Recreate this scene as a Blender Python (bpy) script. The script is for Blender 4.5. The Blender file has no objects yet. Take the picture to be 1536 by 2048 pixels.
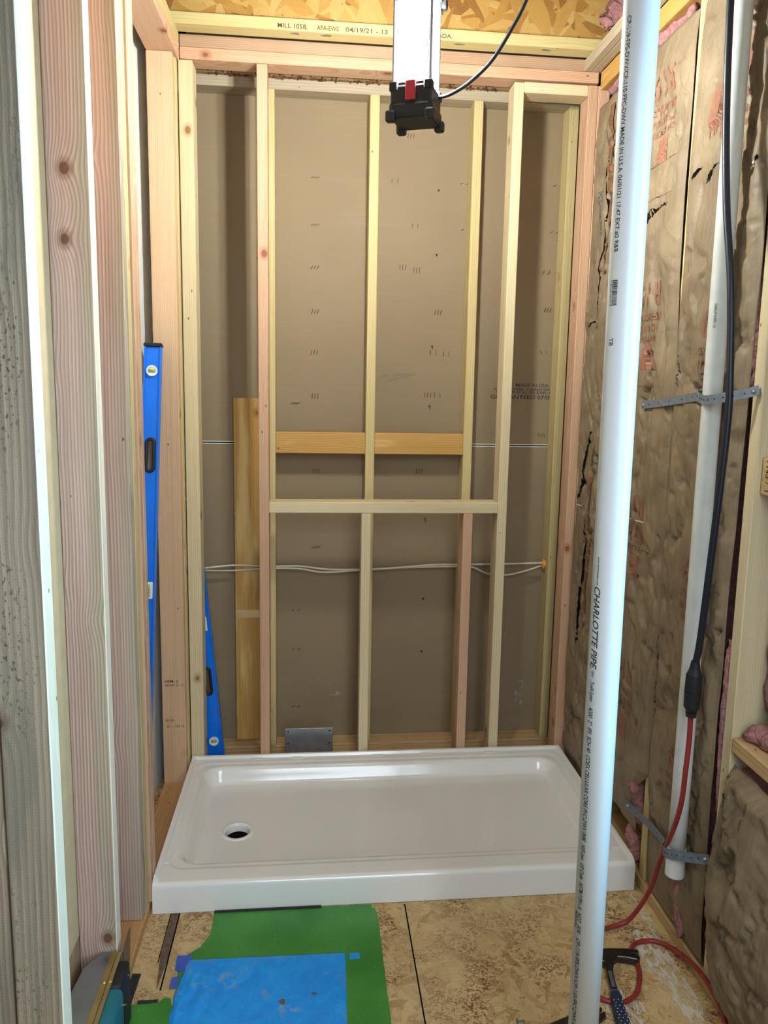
import bpy, bmesh, math, random
from mathutils import Vector, Matrix, noise
random.seed(7)
S = bpy.context.scene
COL = S.collection
PI = math.pi

# ------------------------------------------------------------------ camera
CAM = (0.4833, -2.1712, 1.6164); PITCH, YAW, ROLL, FPX = 0.1446, -0.1029, 0.0192, 1522.583
cd = bpy.data.cameras.new('camera'); cam = bpy.data.objects.new('camera', cd); COL.objects.link(cam)
cd.sensor_fit = 'VERTICAL'; cd.sensor_height = 36; cd.lens = FPX / 2048 * 36
cd.shift_x = -15.1114 / 2048; cd.shift_y = -35.4131 / 2048; cd.clip_start = .02
cam.matrix_world = (Matrix.Translation(CAM) @ Matrix.Rotation(YAW, 4, 'Z') @ Matrix.Rotation(PI / 2 - PITCH, 4, 'X')
                    @ Matrix.Rotation(ROLL, 4, 'Z'))
S.camera = cam
# ------------------------------------------------------------------ world, lights, exposure
w = bpy.data.worlds.new('world'); S.world = w; w.use_nodes = True
w.node_tree.nodes['Background'].inputs[0].default_value = (.62, .80, 1.0, 1)
w.node_tree.nodes['Background'].inputs[1].default_value = .10
def area(name, loc, rot, sx, sy, power, col):
    l = bpy.data.lights.new(name, 'AREA'); l.shape = 'RECTANGLE'; l.size = sx; l.size_y = sy; l.energy = power; l.color = col
    o = bpy.data.objects.new(name, l); COL.objects.link(o); o.location = loc; o.rotation_euler = rot; return o
area('window_daylight', (1.69, -1.27, 1.55), (0, PI / 2, 0), 2.0, .6, 18, (.30, .72, 1.0)).data.spread = math.radians(95)
area('doorway_daylight', (1.0, -3.1, 1.55), (PI / 2, 0, .45), .9, 1.6, 10, (.92, .95, 1.0)).data.spread = math.radians(110)
LAMP_STRENGTH = 320
S.view_settings.view_transform = 'Standard'; S.view_settings.look = 'None'
S.view_settings.gamma = 1; S.view_settings.use_curve_mapping = False
S.view_settings.exposure = 0.22
S.cycles.max_bounces = 8

_d = area('foreground_fill', (.75, -3.0, 2.7), (0, 0, 0), 1.5, 1.1, 11, (.78, .90, 1.0)); _d.data.spread = math.radians(85)  # added fill lamp, brightens the foreground floor and pan front
_d.rotation_euler = (Vector((.75, -.35, .05)) - Vector((.75, -3.0, 2.7))).to_track_quat('-Z', 'Y').to_euler()
# ------------------------------------------------------------------ materials
def lin(c):
    def f(v):
        v /= 255.; return v / 12.92 if v <= .04045 else ((v + .055) / 1.055) ** 2.4
    return (f(c[0]), f(c[1]), f(c[2]), 1)
def newmat(name):
    m = bpy.data.materials.new(name); m.use_nodes = True
    nt = m.node_tree; return m, nt, nt.nodes, nt.links, nt.nodes['Principled BSDF']
class G:
    def __init__(s, nt): s.nt = nt; s.n = nt.nodes; s.l = nt.links
    def put(s, sock, v):
        if isinstance(v, bpy.types.NodeSocket): s.l.new(v, sock)
        elif v is not None: sock.default_value = v
    def math(s, op, a, b=None, c=None, clamp=False):
        n = s.n.new('ShaderNodeMath'); n.operation = op; n.use_clamp = clamp
        s.put(n.inputs[0], a); s.put(n.inputs[1], b); s.put(n.inputs[2], c); return n.outputs[0]
    def vmul(s, v, k):
        n = s.n.new('ShaderNodeVectorMath'); n.operation = 'MULTIPLY'; s.put(n.inputs[0], v); s.put(n.inputs[1], k); return n.outputs[0]
    def vadd(s, v, k):
        n = s.n.new('ShaderNodeVectorMath'); n.operation = 'ADD'; s.put(n.inputs[0], v); s.put(n.inputs[1], k); return n.outputs[0]
    def noise(s, v, sc=1., det=2., rough=.5, dist=0., col=False):
        n = s.n.new('ShaderNodeTexNoise'); s.put(n.inputs['Vector'], v); n.inputs['Scale'].default_value = sc
        n.inputs['Detail'].default_value = det; n.inputs['Roughness'].default_value = rough; n.inputs['Distortion'].default_value = dist
        return n.outputs[1 if col else 0]
    def vor(s, v, sc=1., feat='F1', out='Distance', rand=1.):
        n = s.n.new('ShaderNodeTexVoronoi'); n.feature = feat; s.put(n.inputs['Vector'], v); n.inputs['Scale'].default_value = sc
        n.inputs['Randomness'].default_value = rand
        return n.outputs[out]
    def ramp(s, f, stops):
        n = s.n.new('ShaderNodeValToRGB'); e = n.color_ramp.elements
        while len(e) < len(stops): e.new(.5)
        for q, (p, c) in zip(e, stops): q.position = p; q.color = c if len(c) == 4 else (*c, 1)
        s.put(n.inputs[0], f); return n.outputs[0]
    def mix(s, f, a, b, mode='MIX'):
        n = s.n.new('ShaderNodeMix'); n.data_type = 'RGBA'; n.blend_type = mode
        s.put(n.inputs[0], f); s.put(n.inputs[6], a); s.put(n.inputs[7], b); return n.outputs[2]
    def sep(s, v):
        n = s.n.new('ShaderNodeSeparateXYZ'); s.put(n.inputs[0], v); return n.outputs
    def comb(s, x, y, z):
        n = s.n.new('ShaderNodeCombineXYZ'); s.put(n.inputs[0], x); s.put(n.inputs[1], y); s.put(n.inputs[2], z); return n.outputs[0]
    def obj(s): return s.n.new('ShaderNodeTexCoord').outputs['Object']
    def rnd(s): return s.n.new('ShaderNodeObjectInfo').outputs['Random']
    def step(s, f, a, b):
        n = s.n.new('ShaderNodeMapRange'); s.put(n.inputs[0], f); n.inputs[1].default_value = a; n.inputs[2].default_value = b
        n.interpolation_type = 'SMOOTHSTEP'; return n.outputs[0]
    def bump(s, h, strength, dist, bsdf):
        n = s.n.new('ShaderNodeBump'); n.inputs['Strength'].default_value = strength; n.inputs['Distance'].default_value = dist
        s.put(n.inputs['Height'], h); s.l.new(n.outputs[0], bsdf.inputs['Normal'])
def plain(name, c, rough=.6, metal=0., var=.06, vs=20, bump=0., spec=.5):
    m, nt, N, L, b = newmat(name); g = G(nt); v = g.obj()
    n = g.noise(v, vs, 4); c = lin(c)
    lo = tuple(x * (1 - var * 2) for x in c[:3]) + (1,); hi = tuple(min(1, x * (1 + var * 2)) for x in c[:3]) + (1,)
    g.put(b.inputs['Base Color'], g.ramp(n, [(.3, lo), (.7, hi)]))
    b.inputs['Roughness'].default_value = rough; b.inputs['Metallic'].default_value = metal; b.inputs['Specular IOR Level'].default_value = spec
    if bump: g.bump(n, .6, bump, b)
    return m
def wood(name, early, late, ring=.0065, off=(.055, .02), grey=0., contrast=.75, stain=None, sap=None):
    m, nt, N, L, b = newmat(name); g = G(nt)
    o = g.obj(); r = g.rnd()
    sh = g.math('MULTIPLY', r, 37.)
    p = g.vadd(o, g.comb(0., 0., sh))
    wob = g.noise(g.vmul(p, (5, 5, .9)), 1., 2.)
    wob2 = g.noise(g.vmul(p, (30, 30, 3)), 1., 1.)
    x, y, z = g.sep(o)[:3]
    kd = g.vor(g.vmul(p, (6.5, 6.5, 5.)), 1.)
    kdist = g.math('POWER', g.math('SUBTRACT', 1., g.math('MINIMUM', kd, 1.)), 6.)
    px = g.math('ADD', x, g.math('ADD', off[0], g.math('MULTIPLY', r, .03)))
    py = g.math('ADD', y, g.math('SUBTRACT', g.math('MULTIPLY', r, .06), off[1]))
    rad = g.math('SQRT', g.math('ADD', g.math('MULTIPLY', px, px), g.math('MULTIPLY', py, py)))
    rad = g.math('ADD', rad, g.math('MULTIPLY', wob, .030))
    rad = g.math('ADD', rad, g.math('MULTIPLY', wob2, .0022))
    rad = g.math('ADD', rad, g.math('MULTIPLY', kdist, .03))
    fr = g.math('FRACT', g.math('DIVIDE', rad, ring))
    band = g.math('MULTIPLY', g.step(fr, .15, .85), g.math('SUBTRACT', 1., g.step(fr, .88, 1.)))
    fib = g.noise(g.vmul(p, (420, 420, 7)), 1., 2.)
    e = lin(early); l = lin(late)
    if sap:
        sm_ = g.step(g.math('ADD', x, g.math('MULTIPLY', g.math('SUBTRACT', wob, .5), .05)), -.0, .03)
        e = g.mix(sm_, lin(early), lin(sap)); l = g.mix(sm_, lin(late), lin([q * .76 for q in sap]))
    c = g.mix(g.math('MULTIPLY', band, contrast), e, l)
    stk = g.noise(g.vmul(p, (110, 110, 1.6)), 1., 3.)
    c = g.mix(g.math('MULTIPLY', g.step(stk, .42, .68), .38), c, l)
    big = g.noise(g.vmul(p, (9, 9, .8)), 1., 2.)
    c = g.mix(g.math('MULTIPLY', g.step(big, .35, .7), .35), c, lin([min(255, q * 1.08) for q in early]))
    c = g.mix(g.math('MULTIPLY', g.step(fib, .4, .8), .22), c, l)
    if stain:
        st = g.step(g.noise(g.vmul(p, (14, 14, 2.2)), 1., 4.), .5, .68)
        c = g.mix(g.math('MULTIPLY', st, .6), c, lin(stain))
    k = g.math('SUBTRACT', 1., g.step(kd, .055, .085))
    k2 = g.math('SUBTRACT', 1., g.step(kd, .085, .16))
    c = g.mix(g.math('MULTIPLY', k2, .45), c, lin([late[0] * .82, late[1] * .66, late[2] * .5]))
    c = g.mix(g.math('MULTIPLY', k, .85), c, lin([late[0] * .68, late[1] * .55, late[2] * .46]))
    # small nail marks and pitch specks
    sp = g.vor(g.vmul(p, (16, 16, 8.5)), 1.)
    c = g.mix(g.math('MULTIPLY', g.math('SUBTRACT', 1., g.step(sp, .03, .055)), .8), c, lin((70, 45, 35)))
    if grey:
        sp2 = g.noise(g.vmul(p, (160, 160, 90)), 1., 3.)
        gp = g.step(g.noise(g.vmul(p, (7, 7, 2.)), 1., 3.), .48, .62)
        c = g.mix(g.math('MULTIPLY', g.math('MULTIPLY', g.step(sp2, .56, .66), gp), grey), c, lin((72, 66, 62)))
    g.put(b.inputs['Base Color'], c)
    b.inputs['Roughness'].default_value = .62; b.inputs['Specular IOR Level'].default_value = .3
    h = g.math('ADD', g.math('MULTIPLY', band, .35), g.math('MULTIPLY', fib, .4))
    if grey:   # rough sawn honeycomb of raised grain
        h = g.math('ADD', h, g.math('MULTIPLY', g.vor(g.vmul(o, (210, 210, 170)), 1., rand=.35), 1.1))
    g.bump(h, .35, .0012, b)
    return m
PINK = wood('fir_pink', (205, 171, 141), (180, 132, 101), .0052)
PINK2 = wood('fir_pink_grey', (204, 178, 164), (150, 112, 98), .0075, contrast=.85, sap=(190, 170, 146))
JAMB = wood('fir_jamb', (214, 182, 146), (188, 146, 108), .006, contrast=.5)
ORNG = wood('fir_orange', (198, 156, 109), (172, 123, 76), .0072)
YEL = wood('spruce_yellow', (203, 186, 136), (182, 156, 98), .009, contrast=.5)
PALE = wood('spruce_pale', (214, 200, 165), (194, 171, 123), .007, contrast=.55)
HONEY = wood('pine_honey', (194, 154, 87), (169, 121, 56), .010, contrast=.6, stain=(232, 205, 140))
GREEN = wood('flange_green', (205, 189, 136), (180, 160, 101), .009, contrast=.35)
GREYW = wood('weathered_board', (168, 150, 126), (118, 100, 82), .011, grey=.85, contrast=.65, stain=(122, 112, 98))
GREYB = wood('plate_grey', (182, 168, 142), (150, 134, 110), .011, contrast=.5)
PLT2 = wood('plate_flange_shade', (180, 150, 122), (150, 116, 90), .006, contrast=.8)  # pink plate tone darkened to stand for shade under the joist flange
SHELF = wood('block_tan', (196, 165, 120), (163, 127, 83), .012, contrast=.6)

def osb(name, cols, sc, axes, flecks=0., rough=.7):
    m, nt, N, L, b = newmat(name); g = G(nt); o = g.obj()
    x, y, z = g.sep(o)[:3]
    q = {'x': x, 'y': y, 'z': z}
    u0, v0 = q[axes[0]], q[axes[1]]
    best = None; tone = None
    wob = g.noise(o, 18, 2)
    for i, a in enumerate((.25, 1.15, 2.1, 2.75)):
        ca, sa = math.cos(a), math.sin(a)
        u = g.math('ADD', g.math('MULTIPLY', u0, ca), g.math('MULTIPLY', v0, sa))
        v = g.math('SUBTRACT', g.math('MULTIPLY', v0, ca), g.math('MULTIPLY', u0, sa))
        vec = g.comb(g.math('MULTIPLY', g.math('ADD', u, g.math('MULTIPLY', wob, .02)), sc),
                     g.math('MULTIPLY', g.math('ADD', v, g.math('MULTIPLY', wob, .012)), sc * 3.4), float(i * 3.7))
        n = g.n.new('ShaderNodeTexVoronoi'); g.put(n.inputs['Vector'], vec); n.inputs['Scale'].default_value = 1
        s3 = g.n.new('ShaderNodeSeparateColor'); g.l.new(n.outputs['Color'], s3.inputs[0])
        k, t = s3.outputs[0], s3.outputs[1]
        # fibre along the strand
        f = g.noise(g.comb(g.math('MULTIPLY', u, 25.), g.math('MULTIPLY', v, 380.), float(i)), 1., 2.)
        t = g.math('ADD', t, g.math('MULTIPLY', g.math('SUBTRACT', f, .5), .45))
        if best is None: best, tone = k, t
        else:
            gt = g.math('GREATER_THAN', k, best)
            tone = g.math('ADD', g.math('MULTIPLY', gt, t), g.math('MULTIPLY', g.math('SUBTRACT', 1., gt), tone))
            best = g.math('MAXIMUM', best, k)
    c = g.ramp(tone, [(i / (len(cols) - 1), lin(cc)) for i, cc in enumerate(cols)])
    if flecks:
        pt = g.step(g.noise(o, 6., 4), .44, .58)
        fl = g.step(g.noise(g.vmul(o, (70, 105, 85)), 1., 3., .6, 1.6), .50, .56)
        c = g.mix(g.math('MULTIPLY', g.math('MULTIPLY', fl, pt), flecks), c, lin((120, 76, 46)))
        fl2 = g.step(g.noise(g.vmul(o, (150, 60, 85)), 1., 3., .6, 1.5), .63, .68)
        c = g.mix(g.math('MULTIPLY', fl2, flecks * .8), c, lin((92, 70, 52)))
        ww = g.step(g.noise(o, 3.2, 2), .45, .65)
        c = g.mix(g.math('MULTIPLY', ww, .35), c, lin((205, 182, 138)))
    g.put(b.inputs['Base Color'], c); b.inputs['Roughness'].default_value = rough
    b.inputs['Specular IOR Level'].default_value = .35
    g.bump(g.math('ADD', best, g.math('MULTIPLY', tone, .5)), .5, .0012, b)
    return m
OSBW = osb('osb_web', [(134, 92, 40), (168, 126, 60), (180, 142, 74), (192, 160, 98), (174, 132, 64)], 7, 'xz')
OSBF = osb('osb_floor', [(166, 136, 88), (196, 166, 114), (206, 182, 132), (186, 156, 106), (202, 176, 128)], 15, 'xy', flecks=.95)
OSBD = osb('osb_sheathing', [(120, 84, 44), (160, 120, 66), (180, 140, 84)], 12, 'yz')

SHADEK = plain('gap_shade_dark', (40, 32, 26), .9, var=.1)  # near-black colour standing in for shade in the cavity beyond the left opening
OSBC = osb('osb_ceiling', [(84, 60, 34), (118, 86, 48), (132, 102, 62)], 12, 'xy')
def drywall_paper():
    m, nt, N, L, b = newmat('drywall_back_paper'); g = G(nt); o = g.obj()
    n1 = g.noise(o, 260, 3); n2 = g.noise(g.vmul(o, (2.2, 1, 40)), 1., 3.); n3 = g.noise(o, 2.5, 2)
    c = g.mix(g.step(n1, .3, .7), lin((142, 124, 97)), lin((146, 128, 101)))
    c = g.mix(g.math('MULTIPLY', g.step(n2, .55, .75), .25), c, lin((158, 140, 114)))
    c = g.mix(g.math('MULTIPLY', g.step(n3, .4, .7), .25), c, lin((128, 111, 88)))
    g.put(b.inputs['Base Color'], c); b.inputs['Roughness'].default_value = .75; b.inputs['Specular IOR Level'].default_value = .25
    g.bump(n1, .2, .0005, b); return m
DRY = drywall_paper()
WHITE = plain('drywall_face', (226, 228, 226), .6, var=.02)
CREAM = plain('cream_panel', (220, 192, 150), .6, var=.03)
TANP = plain('tan_panel', (178, 142, 108), .7, var=.06)
def kraft_mat():
    m, nt, N, L, b = newmat('kraft_paper'); g = G(nt); o = g.obj()
    n1 = g.noise(o, 9, 4); n2 = g.noise(o, 90, 4, .7); lines = g.noise(g.vmul(o, (1, 160, 1.2)), 1., 2.)
    c = g.mix(g.step(n1, .3, .7), lin((122, 105, 83)), lin((146, 128, 101)))
    c = g.mix(g.math('MULTIPLY', n2, .35), c, lin((110, 92, 70)))
    c = g.mix(g.math('MULTIPLY', g.step(lines, .45, .7), .2), c, lin((162, 146, 118)))
    wd = g.noise(o, 6, 3, .5, 0., True)
    vv = g.vadd(o, g.vmul(wd, (.09, .09, .09)))
    e1 = g.vor(g.vmul(vv, (1, 9, 6)), 1., 'DISTANCE_TO_EDGE'); e2 = g.vor(g.vmul(vv, (1, 24, 17)), 1., 'DISTANCE_TO_EDGE')
    cr = g.math('ADD', g.math('MINIMUM', g.math('MULTIPLY', e1, 1.6), .35), g.math('MULTIPLY', g.math('MINIMUM', g.math('MULTIPLY', e2, 1.5), .3), .45))
    c = g.mix(g.math('MULTIPLY', g.math('SUBTRACT', 1., g.step(e1, .0, .02)), .3), c, lin((120, 100, 76)))
    g.put(b.inputs['Base Color'], c); b.inputs['Roughness'].default_value = .55; b.inputs['Specular IOR Level'].default_value = .4
    g.bump(g.math('ADD', cr, g.math('MULTIPLY', n2, .10)), .6, .010, b); return m
KRAFT = kraft_mat()
def fluff_mat(name, a, b_):
    m, nt, N, L, b = newmat(name); g = G(nt); o = g.obj()
    n = g.noise(o, 55, 5, .7, .6)
    g.put(b.inputs['Base Color'], g.ramp(n, [(.25, lin(a)), (.75, lin(b_))])); b.inputs['Roughness'].default_value = .95
    b.inputs['Specular IOR Level'].default_value = .1; g.bump(n, 1., .01, b); return m
FIBER = fluff_mat('pink_fiberglass', (136, 82, 86), (204, 156, 150))
FIBERB = fluff_mat('brown_fiberglass', (70, 46, 34), (168, 126, 92))
def metal(name, c, rough, scr=8.):
    m, nt, N, L, b = newmat(name); g = G(nt); o = g.obj(); n = g.noise(o, scr, 4, .6)
    c = lin(c); g.put(b.inputs['Base Color'], g.ramp(n, [(.3, tuple(x * .78 for x in c[:3]) + (1,)), (.7, c)]))
    b.inputs['Metallic'].default_value = 1.; b.inputs['Roughness'].default_value = rough; return m
GALV = metal('galvanised_steel', (176, 182, 188), .45, 30)
STEEL = metal('polished_steel', (150, 150, 152), .28, 20)
DSTEEL = metal('dark_steel', (92, 88, 86), .38, 30)
BRASS = metal('brassy_strip', (206, 190, 130), .38, 20)
ALU = metal('aluminium', (176, 186, 200), .3, 10)
STRAP = plain('strap_grey', (112, 122, 132), .55, .2, var=.08, vs=60)
PVC = plain('pvc_white', (232, 236, 238), .32, var=.01, vs=6)
PVC2 = plain('pvc_off_white', (214, 218, 214), .35, var=.03, vs=25)
ACR = plain('acrylic_white', (236, 234, 228), .13, var=.006, vs=5, spec=.6)
BLUE = plain('level_blue', (4, 118, 235), .3, var=.03, vs=15)
BLACK = plain('rubber_black', (24, 24, 26), .6, var=.1, vs=60, bump=.0006)
CORDK = plain('cord_black', (20, 28, 40), .4, var=.05)
CORDR = plain('cord_red', (142, 44, 40), .45, var=.08, vs=40)
REDB = plain('button_red', (170, 40, 48), .5)
VIALW = plain('vial_white', (236, 238, 236), .4, var=.02)
VIALG = plain('vial_green', (150, 176, 60), .2, var=.1)
CABLE = plain('cable_white', (222, 214, 190), .5, var=.03)
FOAM = plain('foam_orange', (222, 150, 78), .8, var=.1, bump=.002)
TEAL = plain('tool_teal', (22, 104, 116), .38, var=.04)
NAVY = plain('grip_navy', (28, 38, 66), .6, var=.05)
DOT = plain('grip_dot', (190, 200, 205), .6)
INK = plain('ink_black', (42, 40, 42), .7, var=.05)
INKB = plain('ink_grey', (52, 54, 60), .7, var=.05)
INKBR = plain('stamp_brown', (92, 62, 44), .8)
INKR = plain('print_red', (140, 94, 72), .7, var=.08, vs=70)
INKBL = plain('print_blue', (82, 96, 110), .7)
PENCIL = plain('pencil', (108, 96, 86), .8)
HOLE = plain('hole_dark', (14, 11, 10), .95, spec=.05)
SEAMW = plain('seam_white', (236, 234, 222), .6)
CHALK = plain('chalk_white', (224, 214, 196), .9, var=.05, vs=80)
DUST = plain('dust_plaster', (210, 192, 160), .9, var=.1, vs=90)
FELT = plain('black_felt', (46, 42, 44), .95, var=.2, vs=120, bump=.002)
BROWNS = plain('gap_board', (104, 84, 66), .85, var=.15, vs=70)
SCREWG = metal('screw_green', (70, 130, 110), .4)
def green_mat():
    m, nt, N, L, b = newmat('membrane_green'); g = G(nt); o = g.obj()
    n = g.noise(o, 5, 3); s = g.noise(g.vmul(o, (160, 34, 1)), 1., 3., .6, 1.); d = g.vor(g.vmul(o, (60, 60, 1)), 1.)
    c = g.mix(g.step(n, .3, .7), lin((48, 122, 42)), lin((66, 142, 54)))
    pt = g.step(g.noise(o, 11, 3), .5, .7)
    c = g.mix(g.math('MULTIPLY', g.math('MULTIPLY', g.step(s, .58, .7), pt), .5), c, lin((128, 168, 108)))
    c = g.mix(g.math('SUBTRACT', 1., g.step(d, .04, .07)), c, lin((176, 190, 140)))
    g.put(b.inputs['Base Color'], c); b.inputs['Roughness'].default_value = .42; g.bump(s, .2, .0006, b); return m
GRN = green_mat()
def bluesheet():
    m, nt, N, L, b = newmat('blue_film'); g = G(nt); o = g.obj()
    n = g.noise(o, 14, 4, .6, 1.); s = g.noise(o, 34, 4, .65)
    c = g.mix(g.step(n, .3, .7), lin((10, 142, 236)), lin((24, 160, 246)))
    pt = g.step(g.noise(o, 9, 3), .5, .68)
    c = g.mix(g.math('MULTIPLY', g.math('MULTIPLY', g.step(s, .52, .62), pt), .45), c, lin((150, 168, 176)))
    g.put(b.inputs['Base Color'], c); b.inputs['Roughness'].default_value = .32; g.bump(n, .8, .004, b); return m
BLUF = bluesheet()
PURP = plain('tape_blue_violet', (62, 92, 190), .5, var=.05)
def emis(name, col, st):
    m, nt, N, L, b = newmat(name); g = G(nt)
    b.inputs['Base Color'].default_value = (.9, .9, .9, 1); b.inputs['Emission Color'].default_value = (*col, 1)
    b.inputs['Emission Strength'].default_value = st; return m
LED = emis('led_panel', (.97, 1., .965), LAMP_STRENGTH)
RIBM = plain('lamp_rib', (206, 216, 224), .25, .6, var=.02)

# ------------------------------------------------------------------ builders
MW = {}
def reg(o, m): MW[o.name] = m; return o
def attach(o, parent):
    o.parent = parent; o.matrix_parent_inverse = MW[parent.name].inverted()
def tag(o, label=None, cat=None, group=None, kind=None):
    if label: o['label'] = label
    if cat: o['category'] = cat
    if group: o['group'] = group
    if kind: o['kind'] = kind
    return o
def link(name, me, mat, parent=None, mw=None):
    o = bpy.data.objects.new(name, me); COL.objects.link(o)
    if mat: me.materials.append(mat)
    mw = mw or Matrix(); 
    o.matrix_world = mw; reg(o, mw)
    if parent: attach(o, parent)
    return o
def fin(name, bm, mat, parent=None, mw=None, smooth=False):
    bmesh.ops.recalc_face_normals(bm, faces=bm.faces[:])
    me = bpy.data.meshes.new(name); bm.to_mesh(me); bm.free()
    if smooth:
        for p in me.polygons: p.use_smooth = True
    return link(name, me, mat, parent, mw)
def empty(name, loc, label, cat, group=None):
    o = bpy.data.objects.new(name, None); COL.objects.link(o); o.empty_display_size = .05
    o.matrix_world = Matrix.Translation(loc); reg(o, Matrix.Translation(loc)); return tag(o, label, cat, group)
def bx(bm, x0, x1, y0, y1, z0, z1, bev=0., M=None, seg=1):
    r = bmesh.ops.create_cube(bm, size=1); vs = r['verts']
    for v in vs: v.co = Vector((x0 + (v.co.x + .5) * (x1 - x0), y0 + (v.co.y + .5) * (y1 - y0), z0 + (v.co.z + .5) * (z1 - z0)))
    if bev:
        es = list({e for v in vs for e in v.link_edges})
        r2 = bmesh.ops.bevel(bm, geom=es, offset=bev, segments=seg, affect='EDGES', profile=.5)
        vs = list({v for f in r2['faces'] for v in f.verts} | {v for v in vs if v.is_valid})
    if M:
        for v in vs: v.co = M @ v.co
    return vs
def box(name, mat, x0, x1, y0, y1, z0, z1, parent=None, bev=0., seg=1, smooth=False):
    bm = bmesh.new(); bx(bm, x0, x1, y0, y1, z0, z1, bev, seg=seg); return fin(name, bm, mat, parent, smooth=smooth)
def board(name, label, cat, x0, x1, y0, y1, z0, z1, mat, axis='z', group=None, tilt=(0, 0), kind=None, parent=None, bev=.0022):
    """timber whose grain runs along its own local z"""
    dx, dy, dz = x1 - x0, y1 - y0, z1 - z0
    c = Vector(((x0 + x1) / 2, (y0 + y1) / 2, (z0 + z1) / 2))
    if axis == 'z': R = Matrix.Identity(4); d = (dx, dy, dz)
    elif axis == 'x': R = Matrix.Rotation(PI / 2, 4, 'Y'); d = (dz, dy, dx)
    else: R = Matrix.Rotation(-PI / 2, 4, 'X'); d = (dx, dz, dy)
    if tilt != (0, 0): R = Matrix.Rotation(tilt[0], 4, 'Y') @ Matrix.Rotation(tilt[1], 4, 'X') @ R
    bm = bmesh.new(); bx(bm, -d[0] / 2, d[0] / 2, -d[1] / 2, d[1] / 2, -d[2] / 2, d[2] / 2, bev)
    o = fin(name, bm, mat, parent, Matrix.Translation(c) @ R)
    return tag(o, label, cat, group, kind)
def catmull(P, n=8):
    P = [Vector(p) for p in P]; P = [2 * P[0] - P[1]] + P + [2 * P[-1] - P[-2]]; out = []
    for i in range(1, len(P) - 2):
        for k in range(n):
            t = k / n; a, b, c, d = P[i - 1:i + 3]
            out.append(.5 * ((2 * b) + (c - a) * t + (2 * a - 5 * b + 4 * c - d) * t * t + (3 * b - a - 3 * c + d) * t ** 3))
    out.append(P[-2]); return out
def tubebm(bm, pts, r, seg=12, caps=True):
    rings = []; up = Vector((0, 0, 1)); prev = None
    for i, p in enumerate(pts):
        t = (pts[min(i + 1, len(pts) - 1)] - pts[max(i - 1, 0)]).normalized()
        if prev is None:
            a = up if abs(t.z) < .9 else Vector((1, 0, 0)); n = t.cross(a).normalized()
        else: n = (prev - t * prev.dot(t)).normalized()
        prev = n; b = t.cross(n); rr = r(i / max(1, len(pts) - 1)) if callable(r) else r
        rings.append([bm.verts.new(p + (n * math.cos(2 * PI * k / seg) + b * math.sin(2 * PI * k / seg)) * rr) for k in range(seg)])
    for a, b in zip(rings, rings[1:]):
        for k in range(seg): bm.faces.new((a[k], a[(k + 1) % seg], b[(k + 1) % seg], b[k]))
    if caps: bm.faces.new(rings[0][::-1]); bm.faces.new(rings[-1])
    return rings
def tube(name, pts, r, mat, parent=None, seg=12, n=8, smooth=True):
    bm = bmesh.new(); tubebm(bm, catmull(pts, n) if n else [Vector(p) for p in pts], r, seg); return fin(name, bm, mat, parent, smooth=smooth)
def cyl(bm, p0, p1, r0, r1=None, seg=24):
    r1 = r0 if r1 is None else r1
    tubebm(bm, [Vector(p0), Vector(p1)], lambda t: r0 + (r1 - r0) * t, seg)
def ringbm(bm, c, ax, ro, ri, th, seg=32):
    """flat washer about axis ax"""
    c = Vector(c); ax = Vector(ax).normalized(); a = ax.orthogonal().normalized(); b = ax.cross(a)
    L = []
    for rr, h in ((ro, 0), (ro, th), (ri, th), (ri, 0)):
        L.append([bm.verts.new(c + (a * math.cos(2 * PI * k / seg) + b * math.sin(2 * PI * k / seg)) * rr + ax * h) for k in range(seg)])
    for i in range(4):
        A, B = L[i], L[(i + 1) % 4]
        for k in range(seg): bm.faces.new((A[k], A[(k + 1) % seg], B[(k + 1) % seg], B[k]))
def prism(name, poly, h, mat, parent=None, M=None, bev=0., base=0.):
    """polygon in xy extruded by h in z"""
    bm = bmesh.new(); vs = [bm.verts.new((x, y, base)) for x, y in poly]; f = bm.faces.new(vs)
    r = bmesh.ops.extrude_face_region(bm, geom=[f])
    for v in r['geom']:
        if isinstance(v, bmesh.types.BMVert): v.co.z += h
    if bev: bmesh.ops.bevel(bm, geom=[e for e in bm.edges], offset=bev, segments=1, affect='EDGES')
    if M:
        for v in bm.verts: v.co = M @ v.co
    bmesh.ops.triangulate(bm, faces=[f for f in bm.faces if len(f.verts) > 4])
    return fin(name, bm, mat, parent)
def textmesh(s, size=1., shear=0., off=0.):
    c = bpy.data.curves.new('txt', 'FONT'); c.body = s; c.offset = off; c.size = size; c.shear = shear; c.resolution_u = 3
    o = bpy.data.objects.new('txt', c); COL.objects.link(o); dg = bpy.context.evaluated_depsgraph_get()
    me = bpy.data.meshes.new_from_object(o.evaluated_get(dg)); bpy.data.objects.remove(o); bpy.data.curves.remove(c); return me
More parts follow.
